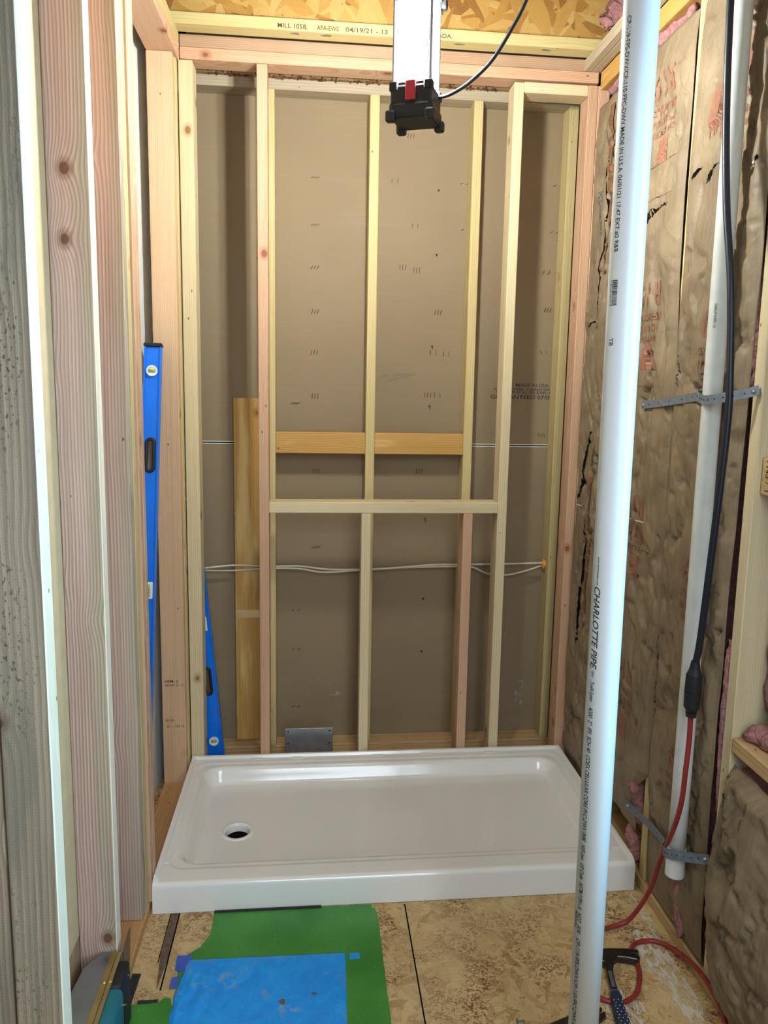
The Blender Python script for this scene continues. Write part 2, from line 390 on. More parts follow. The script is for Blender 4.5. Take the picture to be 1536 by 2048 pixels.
def text(name, s, mat, parent, fn, length=None, height=None, subdiv=0, shear=0.):
    """fn(u, v) -> world point; u runs along the line 0..length, v up 0..height"""
    me = textmesh(s, 1., shear, .012 if mat in (INK, INKB, INKR, INKBR) else 0.)
    xs = [v.co.x for v in me.vertices]; ys = [v.co.y for v in me.vertices]
    if not xs: return None
    x0, x1 = min(xs), max(xs); k = (height or .01) / .70; kx = (length / (x1 - x0)) if length else k
    bm = bmesh.new(); bm.from_mesh(me); bpy.data.meshes.remove(me)
    if subdiv:
        bmesh.ops.triangulate(bm, faces=bm.faces[:])
        for _ in range(subdiv): bmesh.ops.subdivide_edges(bm, edges=[e for e in bm.edges if e.calc_length() * max(k, kx) > .012], cuts=1, use_grid_fill=False)
        bmesh.ops.triangulate(bm, faces=bm.faces[:])
    for v in bm.verts: v.co = Vector(fn((v.co.x - x0) * kx, v.co.y * k))
    me2 = bpy.data.meshes.new(name); bm.to_mesh(me2); bm.free()
    return link(name, me2, mat, parent)
def fbm(p, o=4):
    s = 0; a = 1.
    for _ in range(o): s += a * noise.noise(p); p = p * 2.03; a *= .5
    return s

# ================================================================== SETTING
# floor with a cut out seam pattern
fl = tag(box('floor', OSBF, -1.6, 1.72, -4.4, 1.2, -.02, 0.), kind='structure')
bm = bmesh.new(); bx(bm, .7705, .7745, -1.2, -.01, 0, .0006); bx(bm, .079, .083, -.30, 0, 0, .0006); bx(bm, .0535, .0565, -.20, 0, 0, .0005)
fin('panel_seam', bm, HOLE, fl)
bm = bmesh.new()
for p in [[(.0565, 0), (.079, 0), (.079, -.20), (.070, -.30), (.055, -.16)]]:
    vs = [bm.verts.new((x, y, .0006)) for x, y in p]; bm.faces.new(vs)
fin('floor_stain', bm, BROWNS, fl)
def blob(bm, cx, cy, rx, ry, z, seed, ang=0., n=40, rough=.35):
    vs = []
    for k in range(n):
        a = 2 * PI * k / n; r = 1 + rough * fbm(Vector((math.cos(a) * 1.4 + seed, math.sin(a) * 1.4, seed)), 4)
        x, y = math.cos(a) * rx * r, math.sin(a) * ry * r
        vs.append(bm.verts.new((cx + x * math.cos(ang) - y * math.sin(ang), cy + x * math.sin(ang) + y * math.cos(ang), z)))
    bm.faces.new(vs)
def dust_mat():
    m, nt, N, L, b = newmat('dust_scatter'); g = G(nt); o = g.obj()
    n = g.noise(g.vmul(o, (60, 26, 1)), 1., 4., .6, .6)
    g.put(b.inputs['Base Color'], lin((222, 212, 188))); b.inputs['Roughness'].default_value = .9
    g.put(b.inputs['Alpha'], g.math('MULTIPLY', g.step(n, .42, .56), .8)); return m
DUSTS = dust_mat()
bm = bmesh.new(); blob(bm, 1.475, -.36, .045, .20, .0009, 3.1, .06); blob(bm, 1.44, -.29, .05, .05, .0012, 8.2); blob(bm, 1.30, -.46, .05, .06, .0009, 5.)
blob(bm, 1.507, -.12, .012, .12, .0012, 2.2)
fin('plaster_dust', bm, DUSTS, fl)
wb = tag(box('wall_back', DRY, -.02, 1.72, 1.089, 1.102, 0, 3.1), kind='structure')
bm = bmesh.new(); bx(bm, -.0, 1.56, 1.0875, 1.0892, 1.360, 1.3635); bx(bm, -.0, 1.56, 1.0875, 1.0892, 1.3515, 1.355)
fin('panel_seam', bm, SEAMW, wb); box('panel_gap', HOLE, 0, 1.56, 1.0878, 1.0892, 1.355, 1.360, wb)
Wt = lambda x0, z0: (lambda u, v: (x0 + u, 1.0882, z0 + v))
text('stamp', 'MADE IN USA', INKB, wb, Wt(1.352, 1.613), .145, .014)
text('stamp', 'ASTM C1396, CAN/CSA A82', INKB, wb, Wt(1.252, 1.597), .30, .010)
text('stamp', 'TYPE X ICC-ES ESR-1872', INKB, wb, Wt(1.262, 1.584), .29, .010)
text('stamp', 'GUARANTEED 07/02/', INK, wb, Wt(1.242, 1.560), .285, .016)
rotW = lambda x0, z0, a: (lambda u, v: (x0 + u * math.cos(a) - v * math.sin(a), 1.0882, z0 + u * math.sin(a) + v * math.cos(a)))
text('pencil_note', '(20) - 10 Studs', PENCIL, wb, rotW(.765, 1.640, .12), .11, .012, shear=.3)
text('pencil_note', '1 - 2x6 Garment Board', PENCIL, wb, rotW(.772, 1.618, .25), .145, .011, shear=.3)
bm = bmesh.new()
stp = [(.483, 2.437, 1.3), (.871, 2.616, .1), (.809, 2.438, .1), (.484, 2.252, 1.1), (.896, 2.264, .2), (1.107, 2.256, 1.2), (.484, 2.084, .9),
       (.848, 2.096, .1), (.907, 2.086, 0), (.485, 1.906, .5), (1.002, 1.917, .3), (.482, 1.738, .4), (.986, 1.75, -.1), (1.042, 1.745, -.2),
       (.487, 1.558, .2), (.967, 1.57, 0), (1.008, 1.571, -.2), (.405, 1.527, 1.3), (.492, 1.239, .3), (.938, 1.242, .1), (1.494, 2.448, 1.3),
       (1.489, 2.261, 1.2), (1.462, 2.096, .7), (1.476, 1.94, .5), (1.468, 1.761, -.7), (1.476, 1.405, -.8), (.494, .908, 1.2), (.408, .624, 1.2),
       (.410, .446, 1.2), (.408, .18, 1.2), (1.099, 2.439, 1.4)]
for x, z, a in stp:
    for k in (-1, 0, 1):
        if k == 0 and (x * 100) % 3 > 1.6: continue
        L = .011 if z < 2.2 else .008; xx = x + k * .012; dx, dz = math.sin(a) * L, math.cos(a) * L
        tubebm(bm, [Vector((xx - dx * .6, 1.0875, z - dz)), Vector((xx + dx * .6, 1.082, z + dz))], .0012, 5)
fin('nail_tip', bm, INKBR, wb)
for x, z in [(.991, 2.409), (.989, 2.153), (.981, 1.775), (.976, 1.524), (.97, 1.033), (.97, .67), (.969, .427)]:
    bm = bmesh.new(); cyl(bm, (x, 1.089, z), (x, 1.068, z - .001), .0042, .0012, 8); fin('screw_tip', bm, SCREWG, wb)
bm = bmesh.new(); random.seed(3)
for (x, z, sx, sz) in [(.505, .30, .005, .010), (.56, .29, .008, .006), (.575, .235, .03, .01), (.45, .235, .02, .004), (1.42, .20, .02, .045), (1.43, .26, .012, .02)]:
    for q in range(5):
        cx = x + random.uniform(-1, 1) * sx; cz = z + random.uniform(-1, 1) * sz; vs = []
        for k in range(14):
            a = 2 * PI * k / 14; r = (.4 + .7 * random.random()); vs.append(bm.verts.new((cx + math.cos(a) * r * sx * .5, 1.0884 - q * .0001, cz + math.sin(a) * r * sz * .5)))
        bm.faces.new(vs)
fin('plaster_smear', bm, plain('smear_grey', (150, 140, 124), .85, var=.15, vs=60), wb)
# outer shell
tag(box('gap_filler', SHADEK, -.25, -.02, 1.089, 1.102, 0, 3.1), kind='structure')  # added dark filler that keeps the gap beside the post black
tag(box('wall_left', SHADEK, -.262, -.25, -2.6, 1.10, 0, 3.1), kind='structure')
tag(box('wall_right', OSBD, 1.705, 1.72, -.96, 1.10, 0, 3.1), kind='structure')
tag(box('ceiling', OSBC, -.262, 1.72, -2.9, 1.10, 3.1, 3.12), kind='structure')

# ================================================================== REAR FRAME (against the drywall)
SG = 'studs of the rear wall frame'
ZT = 2.735
board('wall_stud', 'yellow 2x4 stud against brown drywall, just right of the left front stud', 'stud', .287, .325, 1.0, 1.087, .04, ZT, YEL, group=SG)
board('wall_stud', 'yellow 2x4 stud against brown drywall, in the middle above the cross rail', 'stud', .697, .735, 1.0, 1.087, .04, ZT, YEL, group=SG)
board('wall_stud', 'yellow 2x4 stud against brown drywall, just left of the right front stud', 'stud', 1.112, 1.150, 1.0, 1.087, .04, ZT, YEL, group=SG)
board('wall_stud', 'yellow 2x4 stud in the right back corner against brown drywall', 'stud', 1.505, 1.543, 1.0, 1.087, .04, ZT, YEL, group=SG)
board('top_plate', 'drab top plate behind the front frame, above the brown drywall', 'plate', -.1, 1.60, 1.0, 1.087, ZT, 2.776, GREYB, 'x')
board('top_plate', 'dark upper plate hidden over the rear frame', 'plate', -.1, 1.60, .985, 1.087, 2.778, 2.83, SHELF, 'x')
board('bottom_plate', 'bottom plate of the rear frame behind the shower pan', 'plate', -.1, 1.60, 1.0, 1.087, 0, .038, SHELF, 'x')
BG = 'flat blocks between the rear studs'
board('blocking', 'honey coloured block between rear studs, left one with pale worn patch', 'blocking', .3255, .6965, 1.0, 1.038, 1.322, 1.410, HONEY, 'x', group=BG)
board('blocking', 'honey coloured block between rear studs, right one of the pair', 'blocking', .7355, 1.1115, 1.0, 1.038, 1.322, 1.410, HONEY, 'x', group=BG)
# insulation debris between the two top plates
random.seed(11); bm = bmesh.new()
for i in range(230):
    x = random.uniform(.06, 1.2); s = random.uniform(.003, .012)
    M = Matrix.Translation((x, .992 + random.uniform(-.006, .006), 2.776 + random.uniform(-.003, .010))) @ Matrix.Rotation(random.uniform(0, 3), 4, 'Y') @ Matrix.Rotation(random.uniform(0, 3), 4, 'Z')
    bx(bm, -s, s, -.002, .002, -s * .4, s * .4, M=M)
tag(fin('insulation_crumbs', bm, FIBERB), 'ragged brown insulation crumbs along the rear top plate', 'insulation crumbs', kind='stuff')
# board leaning in the left bay
b_ = board('plank', 'honey coloured plank standing in the left bay behind the front stud', 'plank', .148, .286, 1.062, 1.081, .04, 1.545, HONEY)
box('paint_patch', plain('patch_tan', (206, 178, 130), .8), .150, .284, 1.0605, 1.062, .60, .635, b_)
# nm cables
cy = 1.04
def P3(l): return [(x, y, z) for x, y, z in l]
c1 = empty('electrical_cable', (.0, cy, .8), 'thin white cable through the rear studs, upper straighter one', 'cable')
tube('sheath', P3([(.01, cy, .825), (.15, cy, .838), (.30, cy, .833), (.42, cy + .005, .832), (.55, cy, .818), (.70, cy, .817), (.85, cy, .824), (1.0, cy, .836), (1.13, cy, .837), (1.3, cy, .838), (1.505, cy, .842)]), .0042, CABLE, c1, 8)
c2 = empty('electrical_cable', (.0, cy, .79), 'thin white cable through the rear studs, lower one sagging at the right', 'cable')
tube('sheath', P3([(.01, cy + .015, .812), (.15, cy + .015, .812), (.30, cy, .824), (.42, cy, .822), (.53, cy, .806), (.70, cy + .01, .812), (.90, cy + .01, .822), (1.10, cy + .008, .826), (1.18, cy + .008, .822), (1.25, cy + .01, .792), (1.33, cy, .788), (1.42, cy + .005, .805), (1.505, cy + .01, .832)]), .0040, CABLE, c2, 8)
bm = bmesh.new(); bmesh.ops.create_icosphere(bm, subdivisions=3, radius=1)
for v in bm.verts:
    k = 1 + .35 * fbm(v.co * 2.2, 3); v.co = Vector((1.500 + v.co.x * .010 * k, 1.045 + v.co.y * .018 * k, .835 + v.co.z * .022 * k))
tag(fin('sealant_foam', bm, FOAM, smooth=True), 'orange blob of foam where the cables enter the right stud', 'foam')
# blue level in the rear bay
def level(label, M, L, w=.061, t=.026, group=None):
    """M maps local (x width, y thickness, z length) to world; local z=0 is the bottom end"""
    o = bpy.data.objects.new('spirit_level', None); COL.objects.link(o); o.matrix_world = M; reg(o, M); tag(o, label, 'level', group); o.empty_display_size = .05
    slots = [(.365 if L < 1.5 else .38, .115), (L - (.365 if L < 1.5 else .40), .115)]
    bm = bmesh.new(); hw = w / 2
    zz = [.012]
    for z, l in sorted(slots): zz += [z - l / 2, z + l / 2]
    zz.append(L - .012)
    for i in range(0, len(zz) - 1):
        a, b = zz[i], zz[i + 1]
        if i % 2 == 0: bx(bm, -hw, hw, -t / 2 + .006, t / 2 - .006, a, b)
        else:
            bx(bm, -hw, -.0140, -t / 2 + .006, t / 2 - .006, a, b); bx(bm, .0140, hw, -t / 2 + .006, t / 2 - .006, a, b)
    bx(bm, -hw - .001, -hw + .005, -t / 2, t / 2, .012, L - .012, .0008); bx(bm, hw - .005, hw + .001, -t / 2, t / 2, .012, L - .012, .0008)
    for v in bm.verts: v.co = M @ v.co
    fin('beam', bm, BLUE, o)
    for za, zb in ((0, .014), (L - .014, L)):
        bm = bmesh.new(); bx(bm, -hw - .003, hw + .003, -t / 2 - .003, t / 2 + .003, za, zb, .003, M=M); fin('end_cap', bm, BLACK, o)
    for z, l in slots:   # rounded black handle ring
        bm = bmesh.new(); pts = []
        rr = .0128
        for k in range(17): a = PI * k / 16; pts.append(M @ Vector((rr * math.cos(a), -t / 2 + .005, z + l / 2 - rr + rr * math.sin(a))))
        for k in range(17): a = PI + PI * k / 16; pts.append(M @ Vector((rr * math.cos(a), -t / 2 + .005, z - l / 2 + rr + rr * math.sin(a))))
        pts.append(pts[0]); tubebm(bm, pts, .0062, 8, False); h = fin('hand_hole', bm, BLACK, o, smooth=True)
    for z in (.10, L - .10):
        bm = bmesh.new(); c = M @ Vector((0, -t / 2 + .002, z)); n = (M.to_3x3() @ Vector((0, -1, 0)))
        ringbm(bm, c, n, .0195, .0145, .006); v = fin('end_vial', bm, VIALW, o)
        bm = bmesh.new(); cyl(bm, c, c + n * .003, .0145); fin('vial_window', bm, VIALW, v)
        bm = bmesh.new(); a = math.radians(0)
        tubebm(bm, [M @ Vector((-.011, -t / 2 - .002, z)), M @ Vector((.011, -t / 2 - .002, z))], .0058, 12)
        fin('vial_tube', bm, VIALG, v, smooth=True)
    bm = bmesh.new(); bx(bm, -.020 - (.0), .022, -t / 2 + .001, t / 2 - .001, L / 2 - .030, L / 2 + .030, .002, M=M); v = fin('centre_vial', bm, VIALW, o)
    bm = bmesh.new(); tubebm(bm, [M @ Vector((.006, -t / 2 - .001, L / 2 - .022)), M @ Vector((.006, -t / 2 - .001, L / 2 + .022))], .006, 12); fin('vial_tube', bm, VIALG, v, smooth=True)
    bm = bmesh.new()
    for k in (-.008, 0., .008): ringbm(bm, M @ Vector((.006, -t / 2 - .001, L / 2 + k)), M.to_3x3() @ Vector((0, 0, 1)), .0066, .0058, .0009, 16)
    fin('vial_line', bm, INK, v)
    return o
def frame_from(p0, p1, xhint):
    z = (Vector(p1) - Vector(p0)).normalized(); x = Vector(xhint); x = (x - z * x.dot(z)).normalized(); y = z.cross(x)
    return Matrix.Translation(p0) @ Matrix(((x.x, y.x, z.x), (x.y, y.y, z.y), (x.z, y.z, z.z))).to_4x4()
LG = None
level('blue level leaning in the left back bay, lower end by the shower pan', frame_from((.075, .945, .001), (-.030, .945, 1.225), (1, 0, 0)), 1.23, w=.070)
level('long blue level leaning in the doorway opening beside the left studs', frame_from((-.124, .40, .001), (-.089, .672, 1.742), (1, 0, 0)), 1.762, w=.058)

# ================================================================== FRONT FRAME
F0, F1 = .80, .889
board('wall_stud', 'tall pinkish front stud at the left end of the cross rail', 'stud', .271, .309, F0, F1, .038, 2.747, PINK)
board('wall_stud', 'tall front stud at the right end of the cross rail, pale face and pink side', 'stud', 1.222, 1.260, F0, F1, .038, 2.738, PALE)
board('wall_stud', 'pale grooved front stud in the left back corner', 'stud', -.0065, .045, F0, F1, .038, 2.745, PALE)
board('wall_stud', 'pink front stud in the right back corner, left one of two', 'stud', 1.508, 1.5455, F0, F1, .038, 2.742, PINK)
board('wall_stud', 'pink stud in the right back corner against the paper insulation', 'stud', 1.5465, 1.592, F0, F1, .0, 2.742, PINK)
board('sill_rail', 'horizontal rail between the two tall front studs at mid height', 'rail', .3095, 1.2215, F0, F1, 1.105, 1.148, PALE, 'x')
board('cripple_stud', 'short stud under the middle of the cross rail', 'stud', .672, .710, F0, F1, .038, 1.104, PALE)
board('cripple_stud', 'short pink stud under the right part of the cross rail', 'stud', 1.083, 1.121, F0, F1, .038, 1.104, PINK)
board('top_plate', 'pink lower top plate across the tall front studs', 'plate', .0, 1.545, F0, F1, 2.749, 2.789, PINK, 'x')
board('top_plate', 'pink upper top plate right under the yellow joist flange', 'plate', .0, 1.60, F0, F1, 2.790, 2.8312, PLT2, 'x')
board('blocking', 'pale flat block under the top plate at the right corner', 'blocking', 1.2605, 1.5075, F0, F1, 2.703, 2.741, PALE, 'x')
board('bottom_plate', 'bottom plate of the front frame behind the shower pan', 'plate', .0, 1.545, F0, F1, 0, .038, PINK2, 'x')
# I-joist over the front frame
ij = empty('i_joist', (.75, .75, 2.832), 'wooden I-joist with stamped yellow flange above the front frame', 'joist')
fo = board('flange', 'stamped yellow lower flange', None, -.02, 1.56, .72, .79, 2.832, 2.871, GREEN, 'x', parent=ij)
board('web', 'orange strand board web', None, -.3, 1.70, .748, .758, 2.871, 3.09, OSBW, 'z', parent=ij, bev=0)
Ft = lambda x0, z0: (lambda u, v: (x0 + u, .7194, z0 + v))
for s, x0, ln in (('MILL 1058', .351, .098), ('APA-EWS', .487, .076), ('04/19/21 - 13', .588, .148), ('CANADA.', .868, .10)):
    text('flange_stamp', s, INKBR, fo, Ft(x0, 2.8385), ln, .015)
SMG = plain('smear_grn', (118, 128, 100), .8)
for x in (.41, .52, 1.0, 1.32):
    bm = bmesh.new(); blob(bm, x, .745, .02, .008, 2.8317, x * 9); fin('glue_smear', bm, SMG, fo)

# ================================================================== LEFT WALL (2x4, x -.10..-.01)
board('bottom_plate', 'orange bottom plate running along the left wall past the shower pan', 'plate', -.10, -.008, -1.1, .714, 0, .038, ORNG, 'y')
board('wall_stud', 'pale wide stud at the far side of the left opening', 'stud', -.10, -.012, .716, .757, .0, 2.738, JAMB)
board('wall_stud', 'narrow stud edge behind the far jamb of the left opening', 'stud', -.10, -.008, .758, .796, .0, 2.738, YEL)
board('wall_stud', 'yellow edged stud facing camera at near side of the left opening', 'stud', -.10, -.010, -.074, -.034, .0385, 2.738, PINK2)
board('wall_stud', 'thin yellow stud sandwiched beside the left opening', 'stud', -.10, -.010, -.033, .003, .0385, 2.738, YEL)
board('wall_stud', 'pink trimmer stud lining the near side of the left opening', 'stud', -.10, -.002, .004, .040, .0385, 2.738, PINK)
board('wall_stud', 'outer pink trimmer stud at the edge of the left opening', 'stud', -.10, -.002, .041, .074, .0385, 2.738, PINK)
board('wall_stud', 'pink left wall stud with a round knot, between rough board and opening', 'stud', -.10, -.008, -.366, -.327, .0385, 2.738, PINK2)
board('wall_stud', 'rough weathered stud in the left foreground with mesh textured face', 'stud', -.10, -.010, -.757, -.709, .0385, 2.738, GREYW)
board('wall_stud', 'grey board at the left frame edge beside a dark gap', 'stud', -.25, -.104, -.755, -.71, .0, 2.738, GREYW)
board('top_plate', 'lower plate over the left wall studs and opening', 'plate', -.10, .0, -1.1, .797, 2.739, 2.777, PINK, 'y')
board('top_plate', 'upper plate over the left wall studs', 'plate', -.10, .0, -1.1, .797, 2.778, 2.831, YEL, 'y')
EDGELIT = wood('lamplit_edge', (240, 226, 204), (222, 200, 172), .008, contrast=.35)
for o_ in list(COL.objects):   # lamplight on the room-facing edges, painted in as a paler wood
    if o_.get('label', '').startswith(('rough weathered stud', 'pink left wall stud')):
        o_.data.materials.append(EDGELIT)
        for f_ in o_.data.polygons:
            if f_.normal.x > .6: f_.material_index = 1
p = tag(box('wall_panel', CREAM, -.112, -.101, -.705, .0, .222, 2.73), 'cream panel seen between the left foreground studs', 'panel')
p = tag(box('wall_panel', TANP, -.112, -.101, -.705, .0, .0, .219), 'tan panel strip low between the left foreground studs', 'panel')
p = tag(prism('drywall_sheet', [(-.130, .862), (-.168, .0), (-.180, .0), (-.142, .862)], 2.815, WHITE), 'white drywall sheet standing beyond the left opening', 'drywall sheet')
# grade stamps on the jamb stud
Jt = lambda x0, z0: (lambda u, v: (x0 + u, .7152, z0 + v))
jam = bpy.data.objects['wall_stud.009'] if 'wall_stud.009' in bpy.data.objects else None
jam = [o for o in COL.objects if o.get('label') == 'pale wide stud at the far side of the left opening'][0]
for s, x0, z0, ln in (('HEM  2', -.088, .452, .05), ('KD-HT 15  .2', -.086, .436, .066), ('15115-', -.088, .292, .035), ('A.. - 15115', -.084, .268, .066)):
    text('grade_stamp', s, INKBR, jam, Jt(x0, z0), ln, .010)

# ================================================================== RIGHT WALL (studs behind kraft faced batts)
X = 1.55
RG = None
board('wall_stud', 'thin yellow stud edge showing between the right wall paper batts', 'stud', X, 1.69, -.012, .028, .038, 2.69, YEL)
board('wall_stud', 'broad tan stud edge at the right frame side, right of the black cord', 'stud', X, 1.69, -.432, -.392, .038, 2.69, PALE)
board('wall_stud', 'right wall stud hidden behind the big white pipe', 'stud', X, 1.69, .39, .428, .038, 2.69, YEL)
board('bottom_plate', 'brown bottom plate along the right wall at the floor', 'plate', 1.545, 1.69, -1.2, .799, 0, .038, SHELF, 'y')
board('top_plate', 'golden top plate high on the right wall over the pink strip', 'plate', 1.552, 1.69, -1.2, .799, 2.725, 2.789, HONEY, 'y')
board('top_plate', 'grey plate edge running to the camera at the upper right, left ply', 'plate', 1.487, 1.5165, -1.2, .93, 2.790, 2.83, GREYB, 'y')
board('top_plate', 'grey plate edge running to the camera at the upper right, right ply', 'plate', 1.5175, 1.552, -1.2, .93, 2.790, 2.83, GREYB, 'y')
pw = board('blocking', 'short block with pencil note on the right wall at eye height', 'blocking', 1.565, 1.603, -.80, -.433, 1.366, 1.456, SHELF, 'y')
board('blocking', 'wide flat shelf-like block at the lower right of the wall', 'blocking', X, 1.69, -.80, -.433, .70, .738, SHELF, 'y')
text('pencil_note', 'PNS / T', INK, pw, lambda u, v: (1.5645, -.452 - v * 1.0, 1.450 - u), .080, .020)

def crump(y, z, amp=1.):
    p = Vector((y * 1., z * 1., 3.7))
    wy = y + .03 * noise.noise(p * 5); wz = z + .04 * noise.noise(Vector((y * 4 + 9, z * 4, 2)))
    def facet(q, sp):
        d, P = noise.voronoi(q); best = -9
        for c_ in P:
            g_ = noise.noise_vector(c_ * 7.3); best = max(best, (q - c_).dot(Vector((g_.x, g_.y, 0))) * sp - .55 * (q - c_).length)
        return best
    a = (facet(Vector((wy * 7 + wz * 1.5, wz * 4.2, 1.)), 2.2) + .35) * .030
    b = (facet(Vector((wy * 16 - wz * 6, wz * 12 + wy * 4, 5.)), 2.8) + .3) * .026
    c = (facet(Vector((wy * 38, wz * 33, 9.)), 2.4) + .3) * .008
    k = .5 + .5 * max(0, min(1, (2.15 - z) / .5))
    v = (a + b + c) * amp * k - .004; return .017 * max(1., amp) * math.tanh(v / (.017 * max(1., amp)))
def batt(label, y0, y1, z0, z1, xb=1.546, bulge=0., amp=1., ylo=None, yhi=None, shape=None, lip=True):
    """kraft faced batt: paper grid with folds, flanges on the studs, fiberglass body behind"""
    o = empty('insulation_batt', (xb + .05, (y0 + y1) / 2, z0), label, 'insulation')
    ny = max(12, int((y1 - y0) / .006)); nz = int((z1 - z0) / .008); bm = bmesh.new(); rows = []
    def fx(y, z, u=None):
        u = (y - y0) / (y1 - y0) if u is None else u; u = max(0, min(1, u))
        e = min(1, min(u, 1 - u) / .10); e = e * e * (3 - 2 * e)
        t = (z - z0) / (z1 - z0); ez = min(1, min(t, 1 - t) / .04)
        bb = bulge(u, t) if callable(bulge) else bulge * math.sin(PI * u) ** .7
        return xb + (1 - ez) * .006 - (bb + crump(y, z, amp) * .9) * e * max(.15, ez)
    for j in range(nz + 1):
        z = z0 + (z1 - z0) * j / nz
        a = y0 + (ylo(z) if ylo else .004 * noise.noise(Vector((z * 6, 1, y0 * 9))))
        b = y1 + (yhi(z) if yhi else .004 * noise.noise(Vector((z * 6, 5, y1 * 9))))
        row = []
        for i in range(ny + 1):
            u = i / ny; y = a + (b - a) * u; zz = z + (.006 * noise.noise(Vector((y * 20, z * 5, 2))) if j in (0, nz) else 0)
            row.append(bm.verts.new((fx(y, z, u), y, zz)))
        rows.append(row)
    for r, s in zip(rows, rows[1:]):
        for i in range(ny): bm.faces.new((r[i], r[i + 1], s[i + 1], s[i]))
    k = fin('kraft_facing', bm, KRAFT, o, smooth=True)
    md = k.modifiers.new('thick', 'SOLIDIFY'); md.thickness = .0012; md.offset = 0
    bm = bmesh.new(); n1, n2 = 10, 40; g = []
    d0 = xb + .022
    vs = bx(bm, d0, 1.69, y0 + .026, y1 - .026, z0 + .01, z1 - .01)
    fin('fiberglass', bm, FIBER, o)
    o['_'] = 0; del o['_']
    return o, k, fx
def ink_on(k, fx, name, s, mat, y0, z0, ydir, zdir, length, height, off=.0022):
    """print on the paper: u runs along -y*ydir or z"""
    def fn(u, v):
        y = y0 + ydir[0] * u + ydir[1] * v; z = z0 + zdir[0] * u + zdir[1] * v
        return (fx(y, z) - off, y, z)
    return text(name, s, mat, k, fn, length, height, subdiv=3)
def block_on(k, fx, name, mat, y0, y1, z0, z1, off=.0018, skew=0.):
    bm = bmesh.new(); nu, nv = 14, 16; G_ = []
    for j in range(nv + 1):
        G_.append([bm.verts.new((lambda y, z: (fx(y, z) - off, y, z))(y0 + (y1 - y0) * i / nu, z0 + (z1 - z0) * j / nv + skew * i / nu)) for i in range(nu + 1)])
    for r, s in zip(G_, G_[1:]):
        for i in range(nu): bm.faces.new((r[i], r[i + 1], s[i + 1], s[i]))
    return fin(name, bm, mat, k)
def strip_on(k, fx, name, mat, pts, wd, off=.002, jag=0.):
    """thin ribbon following the paper through (y,z) points; wd may be a list"""
    bm = bmesh.new(); P = catmull([(0, y, z) for y, z in pts], 10); prev = None; n = len(P)
    for i, p in enumerate(P):
        t = i / (n - 1); ww = wd(t) if callable(wd) else wd
        d = (P[min(i + 1, n - 1)] - P[max(i - 1, 0)]); d = Vector((0, d.y, d.z)).normalized(); nn = Vector((0, -d.z, d.y))
        j1 = jag * noise.noise(Vector((i * .9, 1, 2))); j2 = jag * noise.noise(Vector((i * .9, 7, 2)))
        a = p + nn * (ww / 2 + j1); b = p - nn * (ww / 2 + j2)
        pr = (bm.verts.new((fx(a.y, a.z) - off, a.y, a.z)), bm.verts.new((fx(b.y, b.z) - off, b.y, b.z)))
        if prev: bm.faces.new((prev[0], prev[1], pr[1], pr[0]))
        prev = pr
    return fin(name, bm, mat, k)

# bay next to the corner (mostly behind the big pipe)
oA, kA, fA = batt('paper insulation batt in the corner bay, left of the big white pipe', .432, .797, .05, 2.66, xb=1.549, amp=1.3)
ink_on(kA, fA, 'paper_print', 'KNAUF', INKBL, .668, 2.335, (0, 1.), (-1, 0), .165, .035)
strip_on(kA, fA, 'paper_tear', HOLE, [(.66, 2.56), (.64, 2.3), (.655, 2.05), (.645, 1.85)], lambda t: .008 * math.sin(PI * t) + .002, jag=.004)
strip_on(kA, fA, 'exposed_fiber', FIBERB, [(.625, 2.62), (.60, 2.45), (.60, 2.2), (.615, 2.0)], lambda t: .050 * math.sin(PI * min(1, t + .12)) ** .6 + .002, jag=.008, off=.006)
strip_on(kA, fA, 'paper_tear', HOLE, [(.63, 1.45), (.68, 1.33), (.74, 1.22), (.765, 1.17)], lambda t: .022 * math.sin(PI * t) + .003, jag=.010, off=.004)
strip_on(kA, fA, 'paper_tear', HOLE, [(.645, 1.12), (.63, 1.0), (.65, .85), (.66, .7), (.68, .6)], lambda t: .020 * math.sin(PI * t) + .002, jag=.012, off=.004)
strip_on(kA, fA, 'exposed_fiber', FIBERB, [(.60, 1.4), (.62, 1.15), (.61, .9), (.63, .65)], lambda t: .040 * math.sin(PI * t) + .002, jag=.012, off=.003)
strip_on(kA, fA, 'paper_tear', HOLE, [(.735, 1.845), (.70, 1.86), (.66, 1.86)], .006, jag=.006)
strip_on(kA, fA, 'chalk_line', CHALK, [(.765, 1.150), (.697, 1.153)], .003)
# bay just right of the big pipe
slit = lambda z: .012 * noise.noise(Vector((z * 2.1, 4, 4))) + .004
def yloB(z):
    w_ = .010 * noise.noise(Vector((z * 3, 2, 2)))
    return w_ - .022 * max(0., min(1., (1.95 - z) / .3)) - .01 * max(0., min(1., (1.3 - z) / .2)) + .075 * max(0., min(1., (.40 - z) / .08)) + .004
oB, kB, fB = batt('paper insulation batt just right of the big white pipe, printed red', .026, .41, .16, 2.672, ylo=yloB)
oC, kC, fC = batt('paper insulation batt behind the thin white pipe and black cord', -.388, .012, .045, 2.69,
                  ylo=lambda z: .006 * noise.noise(Vector((z * 5, 3, 1))) + .010 + .012 * math.sin(z * 2.2),
                  yhi=lambda z: -.020 * max(0, min(1, (z - 2.25) / .35)) + .007 * noise.noise(Vector((z * 3.3, 8, 1))) - .012 * max(0, min(1, (1.1 - z) / .5)) - .035 * max(0., min(1., (.36 - z) / .08)))
UD = lambda k, f, s, y, z, ln, h, m=INKR, rz=0.: ink_on(k, f, 'paper_print', s, m, y, z, (1., 0.), (0., -1.), ln, h)
